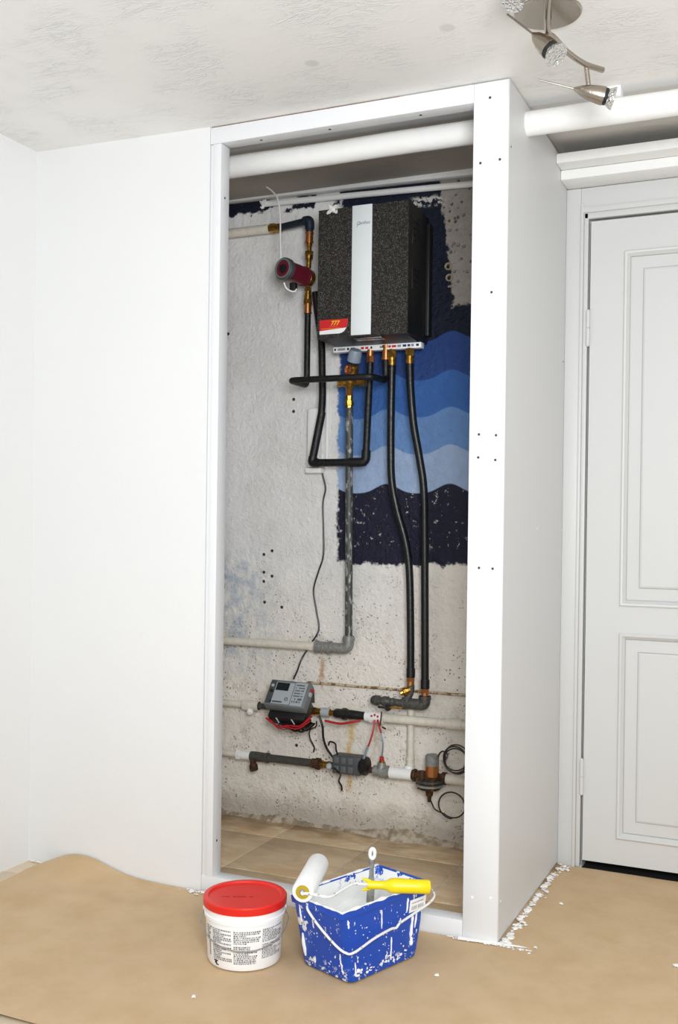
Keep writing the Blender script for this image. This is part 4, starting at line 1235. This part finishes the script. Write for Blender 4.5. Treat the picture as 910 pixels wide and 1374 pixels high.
def ctext(a0, a1, z1, z0, rows_, dens=.8):
    """rows of tiny illegible print between two angles"""
    rh = (z1 - z0) / rows_
    for r in range(rows_):
        z = z1 - rh * r
        end = a1 - random.choice((0, 0, 0, .3, .5)) * (a1 - a0)
        a_ = a0
        while a_ < end:
            wl = random.uniform(.012, .05)
            n = max(1, int(wl / .011))
            for k in range(n):
                s0 = a_ + k * .011
                bm.faces.new([bm.verts.new(cyl(x, y)) for x, y in ((s0, z - rh * random.uniform(.68, .86)), (s0 + .0085, z - rh * random.uniform(.68, .86)), (s0 + .0085, z), (s0, z - rh * random.uniform(0, .15)))])
            a_ += wl + .012
for a0, a1, z1, z0, r in ((-1.22, -1.02, .098, .06, 7), (-.93, -.36, .098, .062, 8), (-.93, -.36, .058, .022, 8), (-.28, .38, .098, .066, 7), (-.28, .30, .062, .018, 10), (.47, 1.15, .100, .068, 8), (.47, 1.15, .064, .028, 9)):
    ctext(a_cam + a0, a_cam + a1, z1, z0, r)
for k in range(12):
    s0 = a_cam - 1.12 + .006 * k
    bm.faces.new([bm.verts.new(cyl(a_cam - x, y)) for x, y in ((1.12, .026 + .003 * k), (1.06, .026 + .003 * k), (1.06, .0275 + .003 * k), (1.12, .0275 + .003 * k))])
for (u0, u1, y0, y1) in ((-.92, -.76, .018, .021), (-.88, -.80, .012, .018), (-.84, -.74, .009, .012)):
    bm.faces.new([bm.verts.new(cyl(a_cam + x, y)) for x, y in ((u0, y0), (u1, y0), (u1, y1), (u0, y1))])
bo = [q for q in wk.children if q.name.startswith('bucket_body')][0]
obj('label_print', bm, M['print'], bo, smooth=None)
bm = bmesh.new()
rt = V((cr.x, cr.y, 0)).normalized()
fo = V((-tocam.x, -tocam.y, 0))
for u in (-.058, -.054, -.049, -.045, -.041, -.029, -.025, -.019, -.015, -.011, -.006, -.002, .012, .016):
    quad(bm, bc + V((0, 0, HW + .0131)) + rt * u - fo * .012 * (1 - u), rt, fo, 0, .0028, 0, .004)
obj('lid_stamp', bm, M['print'], lid, smooth=None)
side = V((-math.sin(a_cam), math.cos(a_cam), 0))
hpts = []
for k in range(25):
    tt = k / 24
    an = a_cam - 1.75 + 3.5 * tt
    r = .1065 if 0.06 < tt < .94 else .100
    z = HW - .02 - .062 * math.sin(PI * tt) ** 1.0
    hpts.append(bc + V((r * math.cos(an), r * math.sin(an), z)))
obj('handle', tb(spline(hpts, 3), .0016, 8), M['galv'], wk)
for k in (0, -1):
    an = a_cam - 1.75 if k == 0 else a_cam + 1.75
    obj('handle_ear', lt(bc + V((.094 * math.cos(an), .094 * math.sin(an), HW - .02)), (math.cos(an), math.sin(an), 0), [(0, .009), (.008, .008), (.010, .004)], 12), M['white_plastic'], wk)

# ------------------------------------------------------------------ blue paint pail
bp = V((-0.276, -0.242, 0.004))
eu = V((.351, .936, 0)).normalized()      # long side
ev = V((.936, -.351, 0)).normalized()     # short side, towards the room on the right
pail = thing('paint_pail', 'rectangular blue paint pail smeared with white paint in front of the closet', 'paint pail', bp)
def rrect(hu_, hv_, rad, z, n=5):
    out = []
    for cxs, cys, a0 in ((1, 1, 0), (-1, 1, PI / 2), (-1, -1, PI), (1, -1, 1.5 * PI)):
        for k in range(n + 1):
            an = a0 + PI / 2 * k / n
            out.append(bp + eu * (cxs * (hu_ - rad) + rad * math.cos(an)) + ev * (cys * (hv_ - rad) + rad * math.sin(an)) + V((0, 0, z)))
    return out
def loft(rings, cap0=True, cap1=True):
    bm = bmesh.new()
    rs = [[bm.verts.new(q) for q in r] for r in rings]
    for a, b in zip(rs, rs[1:]):
        n = len(a)
        for k in range(n):
            bm.faces.new((a[k], a[(k + 1) % n], b[(k + 1) % n], b[k]))
    if cap0:
        bm.faces.new(rs[0][::-1])
    if cap1:
        bm.faces.new(rs[-1])
    return bm
HP = .176
body = obj('pail_body', loft([rrect(.112, .076, .02, 0), rrect(.119, .082, .02, .004), rrect(.124, .0835, .02, .02), rrect(.150, .0855, .016, HP - .02), rrect(.151, .0855, .014, HP - .018), rrect(.157, .089, .014, HP - .016), rrect(.159, .0895, .014, HP), rrect(.153, .0845, .012, HP + .001), rrect(.152, .0840, .012, HP - .003)], True, False), M['blue_pail'], pail)
obj('paint_coat', loft([rrect(.1535, .0848, .012, HP + .0005), rrect(.151, .083, .012, HP - .012), rrect(.122, .079, .018, .03), rrect(.115, .072, .018, .024)], False, True), M['pail_inside'], pail, label='white paint coat inside the pail')
bm = bmesh.new()     # paint on the rim
def rp(u, v, z): return bp + eu * u + ev * v + V((0, 0, z))
edge = [(-.155, -.087), (-.155, .087), (.155, .087), (.155, -.087)]
for (a0, a1) in ((0, 1), (1, 2), (3, 0)):
    u0, v0_ = edge[a0]; u1, v1_ = edge[a1]
    pts = [rp(u0 + (u1 - u0) * t_ / 30, v0_ + (v1_ - v0_) * t_ / 30, HP + .0005 + .001 * mnoise.noise(V((t_ * .9, a0 * 7, 0)))) for t_ in range(31)]
    tube(bm, pts, [max(.0008, .0028 + .0035 * mnoise.noise(V((t_ * .35, a0 * 5, 1)))) for t_ in range(31)], 6)
obj('rim_paint', bm, M['wet_paint'], pail)
# runs and dabs of paint on the two outer faces in view
bm = bmesh.new()
def face_long(u, z):      # +v side
    t_ = (z - .02) / (HP - .04)
    return rp(u * (.124 + .026 * t_) / .15, .0835 + .002 * t_, z), ev
def face_short(v, z):     # -u side
    t_ = (z - .02) / (HP - .04)
    return rp(-(.124 + .026 * t_), v, z), -eu
def drip(fn, u, z1, z0, w):
    n = 7
    pts, rr = [], []
    for k in range(n):
        z = z1 + (z0 - z1) * k / (n - 1)
        p, nn = fn(u + .002 * mnoise.noise(V((u * 90, k * .8, 0))), z)
        pts.append(p)
        rr.append(max(.0006, w * (1.0 + .5 * mnoise.noise(V((u * 70, k * 1.3, 5))))) * (.5 if k in (0, n - 1) else 1))
    tube(bm, pts, rr, 6)
random.seed(21)
for u, z1, z0, w in ((-.135, .155, .135, .003), (-.02, .15, .105, .0022), (.02, .075, .02, .0026),
                     (.10, .11, .055, .0045), (.115, .115, .075, .003), (.105, .055, .035, .005), (.075, .155, .12, .0028), (.052, .112, .098, .0026), (-.125, .05, .015, .002), (-.115, .03, .024, .006)):
    drip(face_long, u, z1, z0, w)
for v_, z1, z0, w in ((-.060, .155, .115, .0022), (-.062, .085, .028, .0042), (-.02, .145, .11, .002), (.06, .07, .035, .0018), (.062, .045, .02, .002), (-.03, .03, .02, .0022)):
    drip(face_short, v_, z1, z0, w)
for k in range(46):
    u, z = random.uniform(-.13, .13), random.uniform(.012, .15) ** 1.0
    p, nn = face_long(u, z)
    m = Matrix.Translation(p) @ nn.to_track_quat('Z', 'Y').to_matrix().to_4x4() @ Matrix.Diagonal((random.uniform(.0008, .0028), random.uniform(.0008, .0028), .0007, 1))
    bmesh.ops.create_icosphere(bm, subdivisions=1, radius=1, matrix=m)
for k in range(34):     # splashes near the foot of the long face
    u = random.uniform(-.12, .10)
    z = .012 + abs(random.gauss(0, .012)) + .10 * max(0, u) * .3
    p, nn = face_long(u, z)
    m = Matrix.Translation(p) @ nn.to_track_quat('Z', 'Y').to_matrix().to_4x4() @ Matrix.Diagonal((random.uniform(.0015, .006), random.uniform(.001, .004), .0008, 1))
    bmesh.ops.create_icosphere(bm, subdivisions=1, radius=1, matrix=m)
for k in range(24):
    v_, z = random.uniform(-.07, .07), random.uniform(.01, .15)
    p, nn = face_short(v_, z)
    m = Matrix.Translation(p) @ nn.to_track_quat('Z', 'Y').to_matrix().to_4x4() @ Matrix.Diagonal((random.uniform(.0008, .002), random.uniform(.0008, .003), .0007, 1))
    bmesh.ops.create_icosphere(bm, subdivisions=1, radius=1, matrix=m)
sd = obj('paint_splashes', bm, M['wet_paint'], pail)
sd['kind'] = 'stuff'
# price label with bars
ln = V(face_long(.115, .13)[0]); 
up_l = (face_long(.115, .15)[0] - face_long(.115, .11)[0]).normalized()
lb = obox(bmesh.new(), ln + ev * .0003 - eu * .030 - up_l * .014, eu * .060, up_l * .030, ev * .0006)
lbl = obj('price_label', lb, M['white_plastic'], pail, smooth=None, label='white price label with barcode')
bm = bmesh.new()
for k in range(15):
    if k != 7:
        quad(bm, ln + ev * .0012 - eu * .022, eu, up_l, .003 * k, .003 * k + random.choice((.001, .0018)), -.009, .0)
for k in range(12):
    quad(bm, ln + ev * .0012 - eu * .022, eu, up_l, .0036 * k, .0036 * k + .0026, .006, .009)
obj('label_bars', bm, M['grey_print'], lbl, smooth=None)
# wire handle, hanging down in front
h0, h1 = rp(-.156, .045 - .09, HP - .012), rp(.158, .0, HP - .04)
wpts = [rp(-.152, -.030, HP - .010), rp(-.160, -.020, HP - .020), rp(-.158, .015, HP - .048), rp(-.150, .060, HP - .080), rp(-.144, .090, HP - .092), rp(-.125, .100, HP - .092), rp(-.06, .098, HP - .080), rp(.0, .097, HP - .074),
        rp(.02, .097, HP - .076), rp(.035, .097, HP - .068), rp(.09, .099, HP - .056), rp(.140, .101, HP - .044), rp(.176, .085, HP - .036), rp(.178, .055, HP - .022), rp(.160, .03, HP - .010)]
obj('wire_handle', tb(spline(wpts, 6), .0030, 8), M['wire'], pail)

# ------------------------------------------------------------------ paint roller across the rim
ra = V((-0.359,-0.399,0.206))
rb = V((-0.406,-0.211,0.212))
rdir = (rb - ra).normalized()
Lr = (rb - ra).length + .004
pr = thing('paint_roller', 'white pile paint roller with yellow handle lying across the blue pail', 'paint roller', ra + rdir * Lr * .5 - V((0, 0, .026)))
prf = [(0, .016), (0, .024), (.004, .0262), (Lr - .012, .0268), (Lr - .004, .024), (Lr, .016), (Lr, .004)]
slv = obj('sleeve', lt(ra, rdir, prf, 40), M['pile'], pr)
obj('core', lt(ra - rdir * .0012, rdir, [(0, .008), (0, .0165), (.006, .0165)], 24), M['core'], slv)
obj('core_hole', lt(ra - rdir * .0016, rdir, [(0, .0075), (.001, .0075)], 20), M['galv'], slv)
hx_a, hx_b = V((-0.246,-0.278,0.203)), V((-0.110,-0.212,0.198))
ha, hb = hx_a, hx_b
hdir = (hb - ha).normalized()
wp_ = [ra + rdir * .02, ra - rdir * .010, (-0.350,-0.399,0.204), (-0.326,-0.392,0.202), (-0.305,-0.383,0.198), (-0.296,-0.370,0.198), (-0.285,-0.331,0.203), (-0.274,-0.298,0.207), ha - hdir * .016 + V((0, 0, .001)), ha + hdir * .03]
obj('wire_arm', tb(spline(wp_, 6), .0036, 10), M['wire'], pr)
LH = (hb - ha).length
hnd = obj('handle', lt(ha, hdir, [(0, .006), (0, .010), (.010, .0105), (LH * .20, .0095), (LH * .30, .011), (LH * .36, .0165), (LH * .45, .0178), (LH * .8, .0165), (LH * .97, .0168), (LH, .014), (LH, .004)], 24), M['yellow'], pr)
for k in (-1, 1):
    obj('hook_prong', tb([ha + hdir * .012, ha + V((0, 0, .009 * k)) + hdir * .004, ha - hdir * .012 + V((0, 0, .014 * k))], [.006, .005, .0025], 8), M['yellow'], hnd)

# ------------------------------------------------------------------ brush standing in the pail
br0 = rp(.112, -.078, .06)
br1 = rp(.130, -.083, HP + .055)
d = (br1 - br0)
L = d.length
dn = d.normalized()
bt = thing('paint_brush', 'narrow paint smeared brush handle with hanging hole standing in the blue pail', 'brush', br0)
bm = bmesh.new()
sdv = (V((cr.x, cr.y, 0)).normalized())
sdv = (sdv - dn * sdv.dot(dn)).normalized()
thk = dn.cross(sdv).normalized()
prf = [(L * .36, .010), (L * .45, .011), (L * .55, .0075), (L * .68, .006), (L * .80, .0085)]
rings = []
for t_, w in prf:
    rings.append([bm.verts.new(br0 + dn * t_ + sdv * (w * math.cos(2 * PI * k / 12)) + thk * (.0045 * math.sin(2 * PI * k / 12))) for k in range(12)])
for a_, b_ in zip(rings, rings[1:]):
    for k in range(12):
        bm.faces.new((a_[k], a_[(k + 1) % 12], b_[(k + 1) % 12], b_[k]))
bm.faces.new(rings[0][::-1]); bm.faces.new(rings[-1])
obj('grip', bm, M['galv'], bt)
cE = br0 + dn * L * .89
obj('hanging_eye', tb([cE + sdv * .0062 * math.cos(k / 16 * 2 * PI) + dn * .0125 * math.sin(k / 16 * 2 * PI) for k in range(16)], .0048, 8, True), M['wet_paint'], bt)
obj('ferrule', obox(bmesh.new(), br0 + dn * L * .18 - sdv * .011 - thk * .006, sdv * .022, thk * .012, dn * L * .2, .001), M['galv'], bt)
obj('bristles', obox(bmesh.new(), br0 - sdv * .010 - thk * .005, sdv * .020, thk * .010, dn * L * .2, .002), M['wet_paint'], bt)
